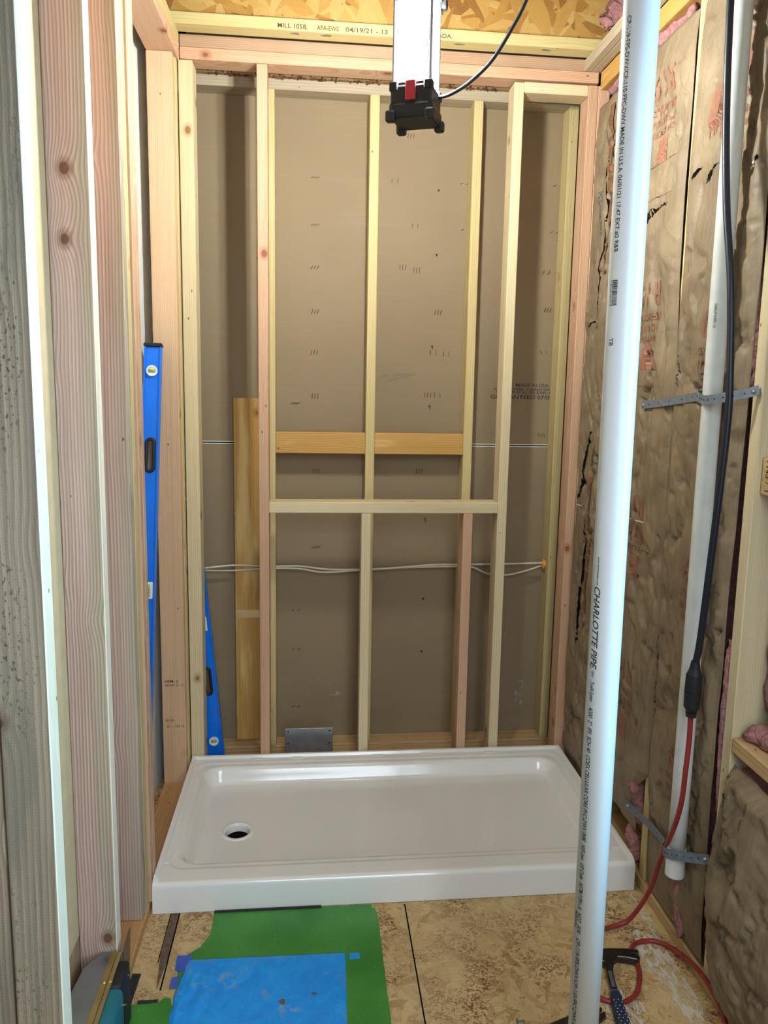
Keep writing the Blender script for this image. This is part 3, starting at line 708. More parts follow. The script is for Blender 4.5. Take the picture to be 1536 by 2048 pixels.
# upside down red print (u runs towards +y, v runs down), as the batt was hung
for (k, f, yc) in ((kB, fB, .118), (kC, fC, -.30)):
    for zz in (2.60, 1.975, 1.30, .74):
        if k is kC: zz += -.12
        UD(k, f, 'R19', yc + .02, zz - .03, .13, .072)
        UD(k, f, 'FIBERGLASS', yc + .01, zz - .125, .15, .022)
        UD(k, f, 'INSULATION', yc + .012, zz - .160, .145, .022)
        UD(k, f, 'KRAFT FACED', yc + .015, zz - .195, .13, .018)
        block_on(k, f, 'print_block', INKR, yc + .04, yc + .115, zz - .30, zz - .225)
    for zz in (2.30, 2.20, 1.62, 1.10, .55): strip_on(k, f, 'print_line', INKBR, [(yc - .03, zz), (yc + .16, zz + .004)], .0016)
block_on(kC, fC, 'print_block', INKR, -.185, -.105, 2.30, 2.41)
ink_on(kC, fC, 'paper_print', 'PINK', INKR, -.10, 2.285, (-1., 0.), (0., 1.), .10, .055)
for i, zz in enumerate((.862, .80)):
    ink_on(kC, fC, 'flange_print', ('FSK-25 T', 'FHC 25-75 G')[i], INKB, (-.022, -.026)[i], zz, (0., 1.), (-1., 0.), (.10, .19)[i], .016)
ink_on(kC, fC, 'flange_print', 'T-BULL', INKB, -.030, 1.72, (0., 1.), (-1., 0.), .10, .014)
strip_on(kB, fB, 'paper_tear', HOLE, [(.335, 2.150), (.26, 2.160), (.20, 2.168), (.12, 2.172)], lambda t: .026 * math.sin(PI * min(1, t + .25)) ** 1.3 + .002, jag=.012)
strip_on(kC, fC, 'paper_tear', HOLE, [(-.008, 2.20), (-.03, 2.215), (-.06, 2.222)], lambda t: .012 * math.sin(PI * t), jag=.004)
strip_on(kC, fC, 'paper_tear', HOLE, [(-.088, 2.172), (-.12, 2.19), (-.17, 2.205)], lambda t: .016 * math.sin(PI * t), jag=.010)
strip_on(kC, fC, 'paper_tear', HOLE, [(-.345, 2.165), (-.355, 2.17)], .012, jag=.004)
strip_on(kC, fC, 'paper_scuff', CHALK, [(-.318, 2.150), (-.342, 2.16)], .008, jag=.003)
strip_on(kB, fB, 'chalk_line', CHALK, [(.327, 1.178), (.22, 1.186), (.122, 1.193)], .0035, jag=.002)
strip_on(kC, fC, 'paper_tear', HOLE, [(-.28, 1.28), (-.29, 1.22), (-.288, 1.15)], lambda t: .010 * math.sin(PI * t), jag=.004)
# bays right of the broad stud
oD, kD, fD = batt('recessed paper insulation at the upper right frame edge', -.80, -.436, 1.46, 2.69, xb=1.62, amp=.8)
oE, kE, fE = batt('grey bulging paper insulation between the two right wall blocks', -.80, -.433,   .775, 1.36, xb=1.635, bulge=.02, amp=1.3,
                  yhi=lambda z: -.03 - .02 * math.sin((z - .7) * 4) + .008 * noise.noise(Vector((z * 7, 1, 1))))
def blg(u, t): return .065 * math.sin(PI * min(1., u * 1.02)) ** .6 * (.35 + .65 * math.sin(PI * min(1, t * 1.05 + .05)) ** .8)
oF, kF, fF = batt('big bulging paper insulation at the lower right beside the floor', -.80, -.412, .055, .665, xb=1.56, bulge=blg, amp=1.9,
                  yhi=lambda z: .035 * math.exp(-((z - .42) / .14) ** 2) - .012 - .03 * max(0., min(1., (.17 - z) / .06)) + .008 * noise.noise(Vector((z * 9, 2, 1))))
strip_on(kE, fE, 'chalk_line', CHALK, [(-.47, 1.213), (-.60, 1.215), (-.72, 1.22)], .005, jag=.003)
ink_on(kF, fF, 'flange_print', '96', INKB, -.475, .600, (0., 1.), (-1., 0.), .03, .022)
ec = empty('electrical_cable', (1.60, -.5, 1.47), 'grey cable curving down inside the upper right bay above the noted block', 'cable')
tube('sheath', [(1.575, -.462, 2.69), (1.577, -.462, 2.2), (1.580, -.460, 1.9), (1.584, -.472, 1.72), (1.59, -.52, 1.58), (1.60, -.60, 1.50), (1.605, -.78, 1.475)], .005, plain('cable_grey', (120, 120, 128), .5), ec, 10, 10)
# loose pink fiberglass
def fluff(label, pts, r, mat=FIBER, sq=(1, 1, 1)):
    bm = bmesh.new(); P = catmull(pts, 14); tubebm(bm, P, (lambda t: r * (.45 + .55 * math.sin(PI * t) ** .5)), 20)
    for v in bm.verts:
        d = fbm(v.co * 38, 4) * r * .55; v.co += Vector((d, fbm(v.co * 31 + Vector((5, 5, 5)), 3) * r * .5, fbm(v.co * 27, 3) * r * .5))
    return tag(fin('loose_fiberglass', bm, mat, smooth=True), label, 'insulation')
fluff('pink fluff strip left of the broad tan stud, upper part', [(1.562, -.372, 1.92), (1.560, -.378, 1.75), (1.562, -.376, 1.62)], .014)
fluff('pink fluff strip left of the broad tan stud, lower part', [(1.562, -.378, .98), (1.560, -.379, .8), (1.562, -.378, .50)], .014)
fluff('pink fluff lying on the flat block at lower right', [(1.585, -.445, .755), (1.612, -.52, .762), (1.62, -.70, .77)], .026)
fluff('pink fluff strip standing above the flat block beside the stud', [(1.635, -.444, 1.12), (1.632, -.446, 1.0), (1.628, -.450, .82)], .011)
fluff('pink fluff strip along the top of the right wall under the golden plate', [(1.572, .74, 2.695), (1.572, .4, 2.70), (1.572, .1, 2.70)], .020)
fluff('pink fluff hanging low behind the end of the thin pipe', [(1.552, -.235, .47), (1.545, -.245, .30), (1.55, -.25, .15), (1.545, -.27, .045)], .020)
fluff('pink fluff low on the right wall beside the shower pan', [(1.560, .13, .36), (1.555, .09, .30), (1.562, .05, .20)], .026)
fluff('pink fluff at floor level beside the pan corner', [(1.556, .115, .16), (1.556, .085, .12), (1.558, .05, .07)], .022)
fluff('pink fluff in the rim bay above the right corner', [(1.54, .70, 2.90), (1.60, .60, 2.95), (1.62, .40, 3.0)], .07)

# ================================================================== PIPES, CORDS, STRAPS
cp = empty('vent_pipe', (1.0385, -.82, 0), 'big white printed plastic pipe standing in the foreground right', 'pipe')
bm = bmesh.new(); tubebm(bm, [Vector((1.044, -.82, 0)), Vector((1.0345, -.82, 2.0)), Vector((1.0335, -.82, 3.09))], .0302, 64); fin('pipe_wall', bm, PVC, cp, smooth=True)
A0 = math.atan2(-2.1712 + .82, .4833 - 1.037) - .68      # angle of the printed line seen from above
def pipe_print(s, z0, z1, h, mat=INKB, dA=0., shear=0.):
    def fn(u, v):
        z = z0 - u; xc = 1.044 - .00475 * min(z, 2.); a = A0 + dA + (v - h / 2) / .0302
        return (xc + .0306 * math.cos(a), -.82 + .0306 * math.sin(a), z)
    return text('pipe_print', s, mat, cp, fn, z0 - z1, h, subdiv=1, shear=shear)
pz = lambda z: z + .0
pipe_print('CP-119-FPS-DWV/CP-110-FPC-DWV MADE IN U.S.A. 06/01/21 17:47 EXT.#2 R&B', 2.236, 1.852, .0085)
pipe_print('TB', 1.704, 1.690, .009)
pipe_print('www.charlottepipe.com', 1.305, 1.250, .0045)
pipe_print('CHARLOTTE PIPE.', 1.247, 1.087, .0135, INK, shear=.3)
pipe_print('NJ/NC', 1.083, 1.071, .005)
pipe_print('TrueFit System', 1.062, 1.022, .009, INK, shear=.2)
pipe_print('4200  2"  IPS  SCH 40  COEX CELLULAR CORE PVC-DWV PIPE', 1.010, .733, .0095, INK, shear=.2)
pipe_print('NSF.dwv   UP Code   ASTM F 891-16   NOT   FOR', .725, .533, .0095, INK, shear=.2)
pipe_print('PRESSURE', .578, .540, .006, INK, dA=-.32)
pipe_print('CP-119-FPS-DWV/CP-110-FPC-DWV MADE IN U.S.A.', .521, .25, .0095, INK, shear=.2)
random.seed(5); bm = bmesh.new(); z = 1.804
while z > 1.760:      # the bar marks
    t = random.choice((.0006, .0012, .0018)); vs = []
    for zz in (z, z - t):
        for k in range(5):
            a = A0 + .06 + (k / 4 - .5) * .36; vs.append(bm.verts.new((1.0353 + .0306 * math.cos(a), -.82 + .0306 * math.sin(a), zz)))
    for k in range(4): bm.faces.new((vs[k], vs[k + 1], vs[k + 6], vs[k + 5]))
    z -= t + random.choice((.0007, .0012))
fin('bar_code', bm, INKB, cp)
pipe_print('5 00123 04567 8', 1.804, 1.760, .003, dA=-.24)
# thin pipe on the right wall
tp = empty('drain_pipe', (1.50, -.3, .25), 'thin off-white plastic pipe strapped to the right wall', 'pipe')
tube('pipe_wall', [(1.5, -.293, .262), (1.5, -.293, .9), (1.5, -.293, 1.7), (1.5, -.292, 2.4), (1.5, -.290, 3.05)], .0242, PVC2, tp, 40, 2)
bm = bmesh.new(); cyl(bm, (1.5, -.293, .262), (1.5, -.293, .345), .0262, seg=40); fin('coupling', bm, PVC2, tp, smooth=False)
text('pipe_print', 'CHARLOTTE PIPE 1 1/2', INKB, tp, lambda u, v: (1.5 + .0246 * math.cos(3.75 + v / .0242), -.293 + .0246 * math.sin(3.75 + v / .0242), 1.83 - u), .06, .006)
# black cord down the wall into the plug
bc = empty('power_cord', (1.5, -.3, 2.6), 'black power cord hanging down in front of the thin pipe', 'cord')
tube('sheath', [(1.455, -.30, 3.0), (1.455, -.312, 2.62), (1.46, -.325, 2.30), (1.462, -.358, 2.06), (1.462, -.408, 1.86), (1.462, -.440, 1.62), (1.462, -.442, 1.50), (1.462, -.432, 1.36), (1.462, -.415, 1.16), (1.462, -.398, .98), (1.462, -.384, .915)], .0088, CORDK, bc, 14, 10)
bm = bmesh.new()
for z0, z1, r0, r1 in ((.925, .905, .010, .013), (.905, .888, .013, .019), (.888, .845, .020, .021), (.845, .842, .0195, .0195), (.842, .800, .021, .020), (.800, .786, .019, .012), (.786, .774, .014, .013)):
    cyl(bm, (1.462, -.384 + (.9 - z0) * .01, z0), (1.462, -.384 + (.9 - z1) * .01, z1), r0, r1, 24)
plug = fin('plug_connector', bm, BLACK, bc)
rc = empty('extension_cord', (1.46, -.38, .77), 'red extension cord running from the plug down and looping on the floor', 'cord')
tube('sheath', [(1.462, -.382, .78), (1.462, -.384, .70), (1.458, -.385, .62), (1.462, -.372, .54), (1.466, -.345, .46), (1.475, -.29, .36), (1.482, -.235, .26), (1.478, -.205, .16), (1.462, -.175, .075), (1.43, -.165, .022), (1.38, -.168, .008), (1.32, -.185, .008),
               (1.275, -.215, .008), (1.240, -.275, .008), (1.220, -.33, .008), (1.220, -.38, .008), (1.246, -.425, .008), (1.275, -.442, .008), (1.31, -.444, .008), (1.355, -.415, .008), (1.390, -.35, .008), (1.400, -.30, .008), (1.405, -.262, .008), (1.432, -.238, .008), (1.48, -.234, .008), (1.515, -.262, .012), (1.530, -.33, .030), (1.536, -.40, .045), (1.536, -.47, .045), (1.528, -.54, .035), (1.50, -.66, .009)], .0068, CORDR, rc, 12, 10)
# perforated straps
def strap(label, pts, wd, nrm=(-1, 0, 0), holes=True):
    o = empty('pipe_strap', pts[0], label, 'strap'); P = catmull(pts, 16); nrm = Vector(nrm); bm = bmesh.new(); prev = None
    for i, p in enumerate(P):
        d = (P[min(i + 1, len(P) - 1)] - P[max(i - 1, 0)]).normalized(); s = nrm - d * nrm.dot(d)
        if s.length < .05: s = Vector((0, -1, 0))
        wv = d.cross(s.normalized()).normalized(); 
        if wv.z < 0: wv = -wv
        th = wv.cross(d).normalized() * .0008
        cur = [bm.verts.new(p + wv * wd / 2 * a + th * b) for a, b in ((1, 1), (1, -1), (-1, -1), (-1, 1))]
        if prev:
            for k in range(4): bm.faces.new((prev[k], prev[(k + 1) % 4], cur[(k + 1) % 4], cur[k]))
        else: bm.faces.new(cur)
        prev = cur
    bm.faces.new(prev); fin('band', bm, STRAP, o)
    bm = bmesh.new(); L = len(P)
    for i in range(6, L - 6, 7):
        p = P[i]; cyl(bm, p + Vector((-.0013, 0, 0)), p + Vector((.0013, 0, 0)), .0020, seg=8)
    fin('punched_hole', bm, HOLE, o)
    for p in (pts[0], pts[-1]):
        bm = bmesh.new(); q = Vector(p) + Vector((-.001, 0, 0)); d = (Vector(pts[1]) - Vector(pts[0])).normalized()
        q = Vector(p) + (d if p is pts[0] else -(Vector(pts[-1]) - Vector(pts[-2])).normalized()) * .014
        cyl(bm, q, q + Vector((-.005, 0, 0)), .0062, .004, 12); fin('screw_head', bm, GALV, o)
    return o
strap('grey perforated strap holding the thin pipe, upper one at eye height',
      [(1.532, .20, 1.562), (1.530, .05, 1.575), (1.528, -.12, 1.592), (1.515, -.215, 1.600), (1.475, -.262, 1.600), (1.4715, -.293, 1.592), (1.470, -.325, 1.590), (1.490, -.37, 1.598), (1.530, -.405, 1.610), (1.545, -.425, 1.618)], .024)
strap('grey perforated strap holding the thin pipe, lower one near the floor',
      [(1.522, .095, .246), (1.525, .0, .262), (1.522, -.12, .283), (1.505, -.215, .305), (1.476, -.262, .318), (1.4715, -.293, .328), (1.480, -.33, .345), (1.502, -.375, .367), (1.525, -.42, .39)], .026)

# ================================================================== WORK LIGHT
LX, LY, LZ = .7475, -.045, 2.30
wl = empty('work_light', (LX, LY, LZ), 'glowing work light hanging from above with black end cap and red button', 'lamp')
RM = Matrix.Translation((LX, LY, 0)) @ Matrix.Rotation(math.radians(-22), 4, 'Z')
HW = .049
bm = bmesh.new(); bx(bm, -HW + .012, HW - .012, -HW + .012, HW - .012, LZ + .075, LZ + .32, M=RM); fin('lamp_core', bm, RIBM, wl)
bm = bmesh.new()   # ribbed aluminium corners
for sx in (-1, 1):
    for sy in (-1, 1):
        for k in range(4):
            for ax in (0, 1):
                a = HW - .0045 * k; x, y = (sx * a, sy * HW) if ax == 0 else (sx * HW, sy * a)
                bx(bm, x - .0014, x + .0014, y - .0024, y + .0024, LZ + .072, LZ + .315, M=RM) if ax == 0 else bx(bm, x - .0024, x + .0024, y - .0014, y + .0014, LZ + .072, LZ + .315, M=RM)
fin('heat_sink_rib', bm, RIBM, wl)
for k in range(4):
    bm = bmesh.new(); R4 = RM @ Matrix.Rotation(PI / 2 * k, 4, 'Z'); bx(bm, -HW + .015, HW - .015, -HW + .002, -HW + .008, LZ + .092, LZ + .290, .001, M=R4); fin('led_panel', bm, LED, wl)
def glassy():
    m, nt, N, L, b = newmat('clear_cover'); b.inputs['Transmission Weight'].default_value = 1; b.inputs['Roughness'].default_value = .04
    b.inputs['IOR'].default_value = 1.03; b.inputs['Base Color'].default_value = (.97, .99, 1, 1); return m
for z0, z1 in ((LZ, LZ + .085), (LZ + .305, LZ + .375)):
    bm = bmesh.new()
    bx(bm, -HW - .006, HW + .006, -HW - .006, HW + .006, z0 + .004, z1 - .004, .006, M=RM, seg=2)
    bx(bm, -HW + .002, HW - .002, -HW - .001, -HW + .01, z1 - .02, z1 + .004, .002, M=RM)
    bx(bm, -HW - .010, HW + .010, -HW - .010, HW + .010, z0, z0 + .040, .010, M=RM, seg=2)
    for sx in (-1, 1):
        for sy in (-1, 1):
            bx(bm, sx * (HW + .004) - .013, sx * (HW + .004) + .013, sy * (HW + .004) - .013, sy * (HW + .004) + .013, z0 - .010, z0 + .018, .006, M=RM, seg=2)
            bx(bm, sx * (HW - .003) - .012, sx * (HW - .003) + .012, sy * (HW - .003) - .012, sy * (HW - .003) + .012, z1 - .02, z1 + .004, .003, M=RM)
    fin('end_cap', bm, BLACK, wl)
bm = bmesh.new(); bx(bm, -.014, .014, -HW - .012, -HW - .004, LZ + .040, LZ + .090, .004, M=RM, seg=2); fin('power_button', bm, REDB, wl)
tube('lamp_cord', [(LX + .060, LY - .01, 2.365), (.835, -.075, 2.368), (.88, -.09, 2.393), (.935, -.10, 2.445), (.985, -.10, 2.525), (1.022, -.10, 2.60), (1.06, -.10, 2.72), (1.08, -.08, 2.95), (1.08, -.05, 3.09)], .0048, CORDK, wl, 12, 10)
tube('hanging_hook', [(LX, LY, LZ + .375), (LX, LY, 2.90), (LX, LY, 3.095)], .003, STEEL, wl, 8, 4)

# ================================================================== SHOWER PAN
pan = empty('shower_pan', (.762, .4, 0), 'white acrylic shower pan with drain hole at the left', 'shower pan')
W_, D_, ZR = 1.524, .792, .098
nx, ny = 260, 150; hx, hy, hr = .220, .366, .0405
def sdf(x, y, x0, x1, y0, y1, r):
    cx, cy = (x0 + x1) / 2, (y0 + y1) / 2; qx, qy = abs(x - cx) - (x1 - x0) / 2 + r, abs(y - cy) - (y1 - y0) / 2 + r
    return min(max(qx, qy), 0) + math.hypot(max(qx, 0), max(qy, 0)) - r
def sm(t): t = max(0, min(1, t)); return t * t * (3 - 2 * t)
def pz_(x, y):
    z = ZR
    # outer edges roll
    e = min(x, W_ - x); 
    # tiling lip at back and sides
    lipd = min(x, W_ - x, D_ - y); z += .010 * (1 - sm((lipd - .010) / .006))
    if y < .03: z += -.010 * (1 - sm((lipd - .010) / .006)) * (1 - y / .03)
    fe = max(0, .016 - y) / .016; z -= .016 * (1 - math.sqrt(max(0, 1 - fe * fe)))
    d = -sdf(x, y, .052, W_ - .052, .098, D_ - .070, .075)
    basin = sm(d / .045); fl_ = .034 + .010 * min(1, math.hypot(x - hx, (y - hy)) / 1.2)
    z = z + (fl_ - z) * basin if d > 0 else z
    # soft step of the side ledges
    d2 = -sdf(x, y, .030, W_ - .030, .072, D_ - .045, .05); z -= .004 * sm(d2 / .008) * (1 - basin)
    return z
bm = bmesh.new(); gx = [W_ * i / nx for i in range(nx + 1)]; gy = sorted(set([0, .001, .002, .004, .006, .009, .012, .016] + [.02 + (D_ - .02) * j / ny for j in range(ny + 1)]))
gxx = sorted(set([0, .002] + gx[1:-1] + [W_ - .002, W_]))
V = [[bm.verts.new((x, y, pz_(x, y))) for x in gxx] for y in gy]
for j in range(len(gy) - 1):
    for i in range(len(gxx) - 1):
        cx, cyy = (gxx[i] + gxx[i + 1]) / 2, (gy[j] + gy[j + 1]) / 2
        if math.hypot(cx - hx, cyy - hy) < .044: continue
        bm.faces.new((V[j][i], V[j][i + 1], V[j + 1][i + 1], V[j + 1][i]))
def skirt(row):
    lo = [bm.verts.new((v.co.x, v.co.y, .0015)) for v in row]
    for a, b, c, d in zip(row, row[1:], lo[1:], lo): bm.faces.new((a, b, c, d))
skirt(V[0]); skirt(V[-1]); skirt([r[0] for r in V]); skirt([r[-1] for r in V])
bmesh.ops.remove_doubles(bm, verts=bm.verts[:], dist=.00005)
tray = fin('tray', bm, ACR, pan, smooth=True)
sh = tray.modifiers.new('e', 'EDGE_SPLIT'); sh.split_angle = math.radians(50)
# drain
bm = bmesh.new(); seg = 64; prof = [(.058, .0335), (.056, .0375), (.050, .0385), (.0435, .0365), (.0405, .030), (.0400, .004)]
rings = [[bm.verts.new((hx + r * math.cos(2 * PI * k / seg), hy + r * math.sin(2 * PI * k / seg), z)) for k in range(seg)] for r, z in prof]
for a, b in zip(rings, rings[1:]):
    for k in range(seg): bm.faces.new((a[k], b[k], b[(k + 1) % seg], a[(k + 1) % seg]))
fin('drain_rim', bm, ACR, pan, smooth=True)
bm = bmesh.new(); cyl(bm, (hx, hy, .001), (hx, hy, .010), .0405, seg=48); fin('drain_hole', bm, HOLE, pan)
for x, y, a in ((.024, .135, 0), (W_ - .030, .110, 0), (W_ - .022, .30, 0), (.024, .36, 0)):
    box('ledge_tab', ACR, x - .010, x + .010, y - .030, y + .030, ZR - .002, ZR + .0015, pan, .0012)
for x in (.26, .42, .75, .95, 1.22): box('ledge_tab', ACR, x - .022, x + .022, D_ - .032, D_ - .016, ZR - .002, ZR + .0025, pan, .0012)

# metal plate standing behind the pan
gp = empty('metal_plate', (.467, .895, .04), 'small galvanised metal plate standing behind the shower pan', 'plate')
bm = bmesh.new(); bx(bm, .366, .568, .893, .896, .0, .165, .0008); fin('sheet', bm, GALV, gp)
for x in (.380, .554):
    for z in (.152, .098):
        bm = bmesh.new(); cyl(bm, (x, .8925, z), (x, .8960, z), .0032, seg=12); fin('screw_hole', bm, HOLE, gp)

# ================================================================== FLOOR COVERINGS
def jag(pts, amp, step=.008, seed=0.):
    out = []
    for i, (a, b) in enumerate(zip(pts, pts[1:] + pts[:1])):
        a = Vector((*a, 0)); b = Vector((*b, 0)); n = max(1, int((b - a).length / step)); d = (b - a).normalized(); nn = Vector((-d.y, d.x, 0))
        for k in range(n):
            p = a.lerp(b, k / n); q = amp * fbm(Vector((p.x * 60 + seed, p.y * 60, seed)), 3) if amp else 0
            out.append(((p + nn * q).x, (p + nn * q).y))
    return out
def sheet(name, pts, z, th, mat, label, cat, amp=.002, seed=1., group=None):
    o = prism(name, jag(pts, amp, seed=seed), th, mat, base=z); return tag(o, label, cat, group)
sheet('floor_tape', [(.186, -.0045), (.668, -.0045), (.668, -.02), (.676, -.022), (.684, -.055), (.686, -.46), (.690, -.75), (.02, -.75), (.085, -.42), (.132, -.40), (.115, -.235), (.135, -.175), (.165, -.15), (.186, -.10)], .0008, .0012, GRN,
      'green membrane on the floor in front of the shower pan', 'floor covering', .0018)
sheet('floor_tape', [(.005, -.352), (.012, -.346), (.082, -.345), (.098, -.328), (.113, -.333), (.124, -.365), (.128, -.42), (.10, -.75), (-.005, -.75), (-.005, -.40)], .0022, .0012, GRN,
      'small green membrane patch at the bottom left of the floor', 'floor covering', .0025, 5.)
# crinkled blue film
bm = bmesh.new(); nu, nv = 110, 130; Gd = []
for j in range(nv + 1):
    t = j / nv; y = -.203 - t * .55; row = []
    xl = .138 - .020 * math.sin(min(1, t * 3) * 1.6) + .010 * noise.noise(Vector((t * 16, 2, 2))) + .008 * t; xr = .579 - .010 * t
    for i in range(nu + 1):
        u = i / nu; x = xl + (xr - xl) * u; yy = y + (.012 * (1 - u) ** 3 * noise.noise(Vector((u * 9, 1, 1))) if j == 0 else 0) + (1 - t) * .006 * (1 - u)
        ed = max(0, 1 - u * 2.2)
        wr = abs(noise.noise(Vector((x * 16 + 3 * yy, yy * 9 - x * 7, 2)))) * .010 * ed + abs(noise.noise(Vector((x * 40, yy * 26, 4)))) * .003 * (.25 + ed) + .0030
        e0 = min(1, min(u, 1 - u) * 30, min(t, 1) * 30)
        row.append(bm.verts.new((x, yy, .0026 + wr * e0)))
    Gd.append(row)
for r, s in zip(Gd, Gd[1:]):
    for i in range(nu): bm.faces.new((r[i], r[i + 1], s[i + 1], s[i]))
bs = tag(fin('blue_film', bm, BLUF, smooth=True), 'crinkled bright blue film stuck over the green membrane', 'floor covering')
md = bs.modifiers.new('t', 'SOLIDIFY'); md.thickness = .0008
bm = bmesh.new(); blob(bm, .407, -.372, .008, .008, .0085, 4.4); blob(bm, .49, -.35, .008, .004, .0075, 6.4); fin('torn_spot', bm, BROWNS, bs)
sheet('blue_tape_square', [(.590, -.232), (.619, -.230), (.619, -.207), (.591, -.208)], .0022, .0008, BLUF, 'small blue square beside the corner of the blue film', 'tape', .0008)
sheet('blue_tape_scrap', [(.105, -.182), (.140, -.178), (.150, -.200), (.128, -.243), (.108, -.235)], .0026, .0010, PURP, 'violet blue tape scrap at the left corner of the blue film', 'tape', .003)
sheet('blue_tape_scrap', [(.104, -.262), (.124, -.256), (.120, -.300), (.104, -.302)], .0026, .0010, PURP, 'violet blue tape scrap along the left side of the blue film', 'tape', .003)
sheet('felt_strip', [(.186, -.0025), (.512, -.0025), (.512, -.010), (.186, -.010)], .0021, .004, FELT, 'thin black felt strip under the front of the shower pan', 'felt', .0)
sheet('felt_strip', [(-.006, -.236), (.018, -.238), (.012, -.42), (.005, -.75), (-.007, -.75)], .0005, .0012, FELT, 'dark felt strip beside the left bottom plate', 'felt', .001)
sheet('felt_strip', [(.030, -.331), (.082, -.331), (.082, -.345), (.030, -.345)], .0006, .001, FELT, 'short dark strip over the small green patch', 'felt', .001)

# ================================================================== HAMMER, WRENCH, CLIP
hm = empty('hammer', (1.31, -.30, 0), 'claw hammer with dotted navy grip lying inside the red cord loop', 'hammer')
hz = .012
head = [(1.232, -.268), (1.275, -.266), (1.283, -.270), (1.300, -.271), (1.312, -.262), (1.345, -.264), (1.385, -.268), (1.415, -.277), (1.412, -.287), (1.388, -.289), (1.389, -.293), (1.409, -.299), (1.406, -.310), (1.396, -.312),
        (1.370, -.302), (1.345, -.297), (1.330, -.306), (1.326, -.318), (1.302, -.318), (1.300, -.310), (1.283, -.302), (1.275, -.311), (1.232, -.312)]
prism('head', head, .022, DSTEEL, hm, base=hz, bev=.0018)
bm = bmesh.new(); cyl(bm, (1.228, -.290, hz + .013), (1.275, -.290, hz + .013), .0185, seg=28); fin('striking_face', bm, STEEL, hm)
bm = bmesh.new(); hd = [Vector((1.314, -.314, hz + .013)), Vector((1.304, -.345, hz + .013)), Vector((1.297, -.375, hz + .013)), Vector((1.289, -.420, hz + .013))]
def flat(pts, w, h, name, mat, par):
    bm = bmesh.new(); prev = None
    for i, p in enumerate(pts):
        d = (pts[min(i + 1, len(pts) - 1)] - pts[max(i - 1, 0)]).normalized(); n = Vector((-d.y, d.x, 0)); ww = w[i] if isinstance(w, list) else w
        cur = [bm.verts.new(p + n * ww / 2 * a + Vector((0, 0, h / 2 * b))) for a, b in ((1, .55), (.7, 1), (-.7, 1), (-1, .55), (-1, -.55), (-.7, -1), (.7, -1), (1, -.55))]
        if prev:
            for k in range(8): bm.faces.new((prev[k], prev[(k + 1) % 8], cur[(k + 1) % 8], cur[k]))
        else: bm.faces.new(cur)
        prev = cur
    bm.faces.new(prev); return fin(name, bm, mat, par)
flat(hd, [.022, .017, .0175, .019], .020, 'handle', DSTEEL, hm)
flat([Vector((1.301, -.350, hz + .0215)), Vector((1.291, -.405, hz + .0215))], .010, .006, 'handle_inlay', plain('inlay_grey', (88, 92, 100), .5), hm)
flat([Vector((1.2895, -.416, hz + .014)), Vector((1.289, -.421, hz + .014))], .023, .024, 'collar', plain('collar_grey', (110, 112, 120), .5), hm)
gr = flat([Vector((1.289, -.421, hz + .014)), Vector((1.287, -.432, hz + .014)), Vector((1.279, -.47, hz + .014)), Vector((1.270, -.53, hz + .014)), Vector((1.258, -.60, hz + .014)), Vector((1.248, -.66, hz + .014)), Vector((1.246, -.675, hz + .014))],
          [.023, .029, .031, .034, .031, .037, .030], .028, 'grip', NAVY, hm)
bm = bmesh.new(); k = 0; y = -.452
while y > -.66:
    t = (-.421 - y) / .24; xc = 1.289 - (-.421 - y) * .176
    for dx in ((-.008, .008) if k % 2 else (-.0115, 0, .0115)): cyl(bm, (xc + dx, y, hz + .026), (xc + dx, y, hz + .0288), .0014, seg=8)
    y -= .0095; k += 1
fin('grip_dots', bm, DOT, gr)
hm.location = Vector(hm.location) + Vector((-.002, -.010, -.007))
wr = empty('wrench', (1.20, -.48, 0), 'dark grey wrench jaw on the floor beside the base of the big pipe', 'wrench')
prism('jaw', [(1.150, -.470), (1.185, -.458), (1.205, -.452), (1.226, -.453), (1.240, -.462), (1.222, -.470), (1.226, -.478), (1.244, -.472), (1.240, -.486), (1.226, -.497), (1.205, -.505), (1.180, -.502), (1.150, -.492)], .010, DSTEEL, wr, base=.001, bev=.001)
prism('shank', [(1.155, -.472), (1.155, -.490), (1.03, -.535), (1.03, -.516)], .007, DSTEEL, wr, base=.002, bev=.001)
cl = empty('metal_clip', (1.015, -.478, 0), 'tiny bent metal clip on the floor at the bottom edge left of the big pipe', 'clip')
bm = bmesh.new(); bx(bm, 1.006, 1.028, -.4775, -.474, 0, .003); bx(bm, 1.025, 1.028, -.505, -.474, 0, .003); bx(bm, 1.006, 1.009, -.485, -.474, 0, .012); fin('bent_strip', bm, GALV, cl)

# ================================================================== CIRCULAR SAW (lower left)
sw = empty('circular_saw', (-.05, -.42, .0), 'teal circular saw with silver base plate leaning by the left studs', 'saw')
def quad_slab(name, pts, th, mat, par, n):
    bm = bmesh.new(); n = Vector(n).normalized() * th; a = [bm.verts.new(p) for p in pts]; b = [bm.verts.new(Vector(p) + n) for p in pts]
    bm.faces.new(a); bm.faces.new(b[::-1])
    for k in range(len(a)): bm.faces.new((a[k], a[(k + 1) % len(a)], b[(k + 1) % len(a)], b[k]))
    bmesh.ops.bevel(bm, geom=bm.edges[:], offset=.0008, segments=1, affect='EDGES')
    return fin(name, bm, mat, par)
zp = .180
quad_slab('base_plate', [(-.043, -.372, zp), (.0065, -.377, zp), (.0065, -.690, zp), (-.084, -.690, zp), (-.079, -.506, zp), (-.074, -.425, zp)], -.003, ALU, sw, (0, 0, 1))
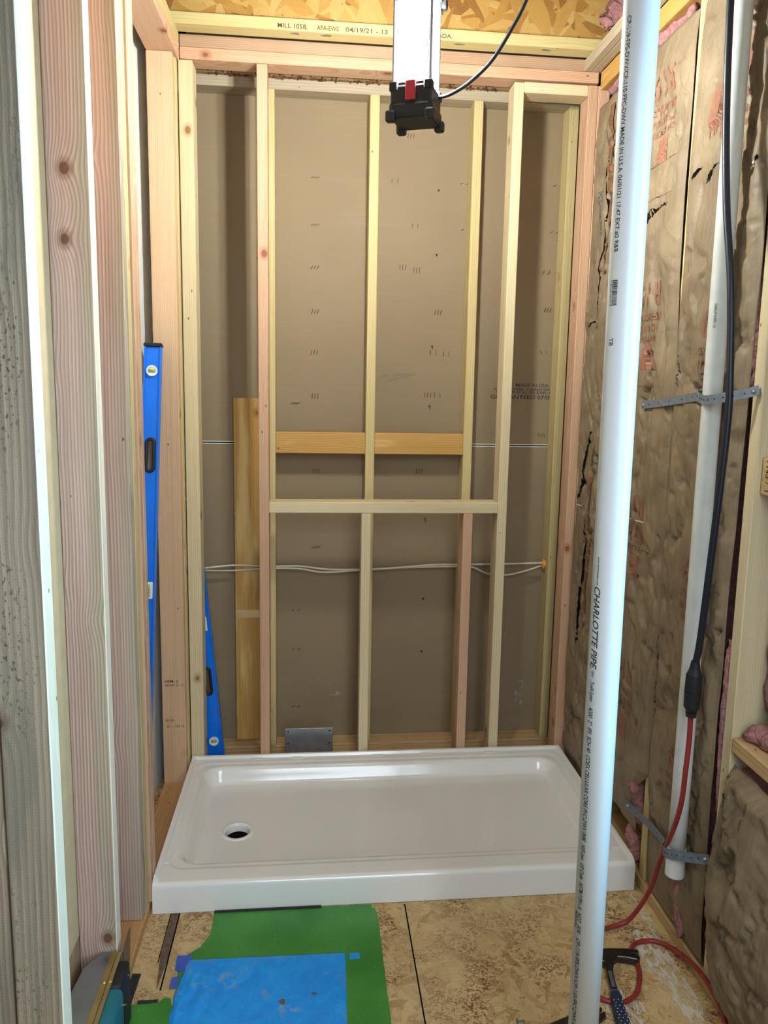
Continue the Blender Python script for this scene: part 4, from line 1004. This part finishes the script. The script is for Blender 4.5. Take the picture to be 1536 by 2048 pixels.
box('guide_rail', BRASS, -.0035, .0065, -.690, -.378, zp + .0003, zp + .0030, sw, .0006)
box('guide_rail', BRASS, -.0200, -.0052, -.690, -.374, zp + .0003, zp + .0022, sw, .0006)
quad_slab('side_flange', [(-.043, -.373, zp), (-.074, -.425, zp), (-.080, -.506, zp), (-.085, -.690, zp), (-.092, -.690, zp - .025), (-.086, -.506, zp - .025), (-.080, -.43, zp - .025), (-.048, -.375, zp - .02)], .0015, ALU, sw, (-.6, .3, .1))
for x in (-.012, .0015):
    bm = bmesh.new(); bmesh.ops.create_uvsphere(bm, u_segments=16, v_segments=8, radius=.0055, matrix=Matrix.Translation((x, -.473 + x * .2, zp + .002)) @ Matrix.Scale(.6, 4, (0, 0, 1)))
    fin('rivet', bm, BRASS, sw, smooth=True)
bm = bmesh.new(); pf = [(-.302, .192), (-.345, .190), (-.378, .184), (-.385, .10), (-.395, .03), (-.345, .05), (-.318, .11)]
a = [bm.verts.new((.0075, y, z)) for y, z in pf]; b = [bm.verts.new((.0098, y, z)) for y, z in pf]; bm.faces.new(a); bm.faces.new(b[::-1])
for k in range(len(a)): bm.faces.new((a[k], a[(k + 1) % len(a)], b[(k + 1) % len(a)], b[k]))
fin('blade_guard', bm, STEEL, sw)
# housing: rounded body below the plate
bm = bmesh.new(); bx(bm, -.055, .036, -.690, -.478, .004, zp - .004, .018, seg=4); bx(bm, -.02, .047, -.69, -.52, .02, .12, .016, seg=4)
fin('housing', bm, TEAL, sw, smooth=True)
bm = bmesh.new(); bx(bm, -.03, .030, -.482, -.392, .01, zp - .006, .010, seg=3); fin('gear_case', bm, BLACK, sw, smooth=True)
bm = bmesh.new(); cyl(bm, (.030, -.640, .075), (.052, -.640, .075), .034, .031, 40); fin('motor_cap', bm, BLACK, sw)
for y, z in ((-.42, .15), (-.455, .10), (-.50, .14), (-.52, .05)):
    bm = bmesh.new(); cyl(bm, (.028, y, z), (.041 if y < -.49 else .033, y, z), .0035, seg=12); fin('screw', bm, STEEL, sw)
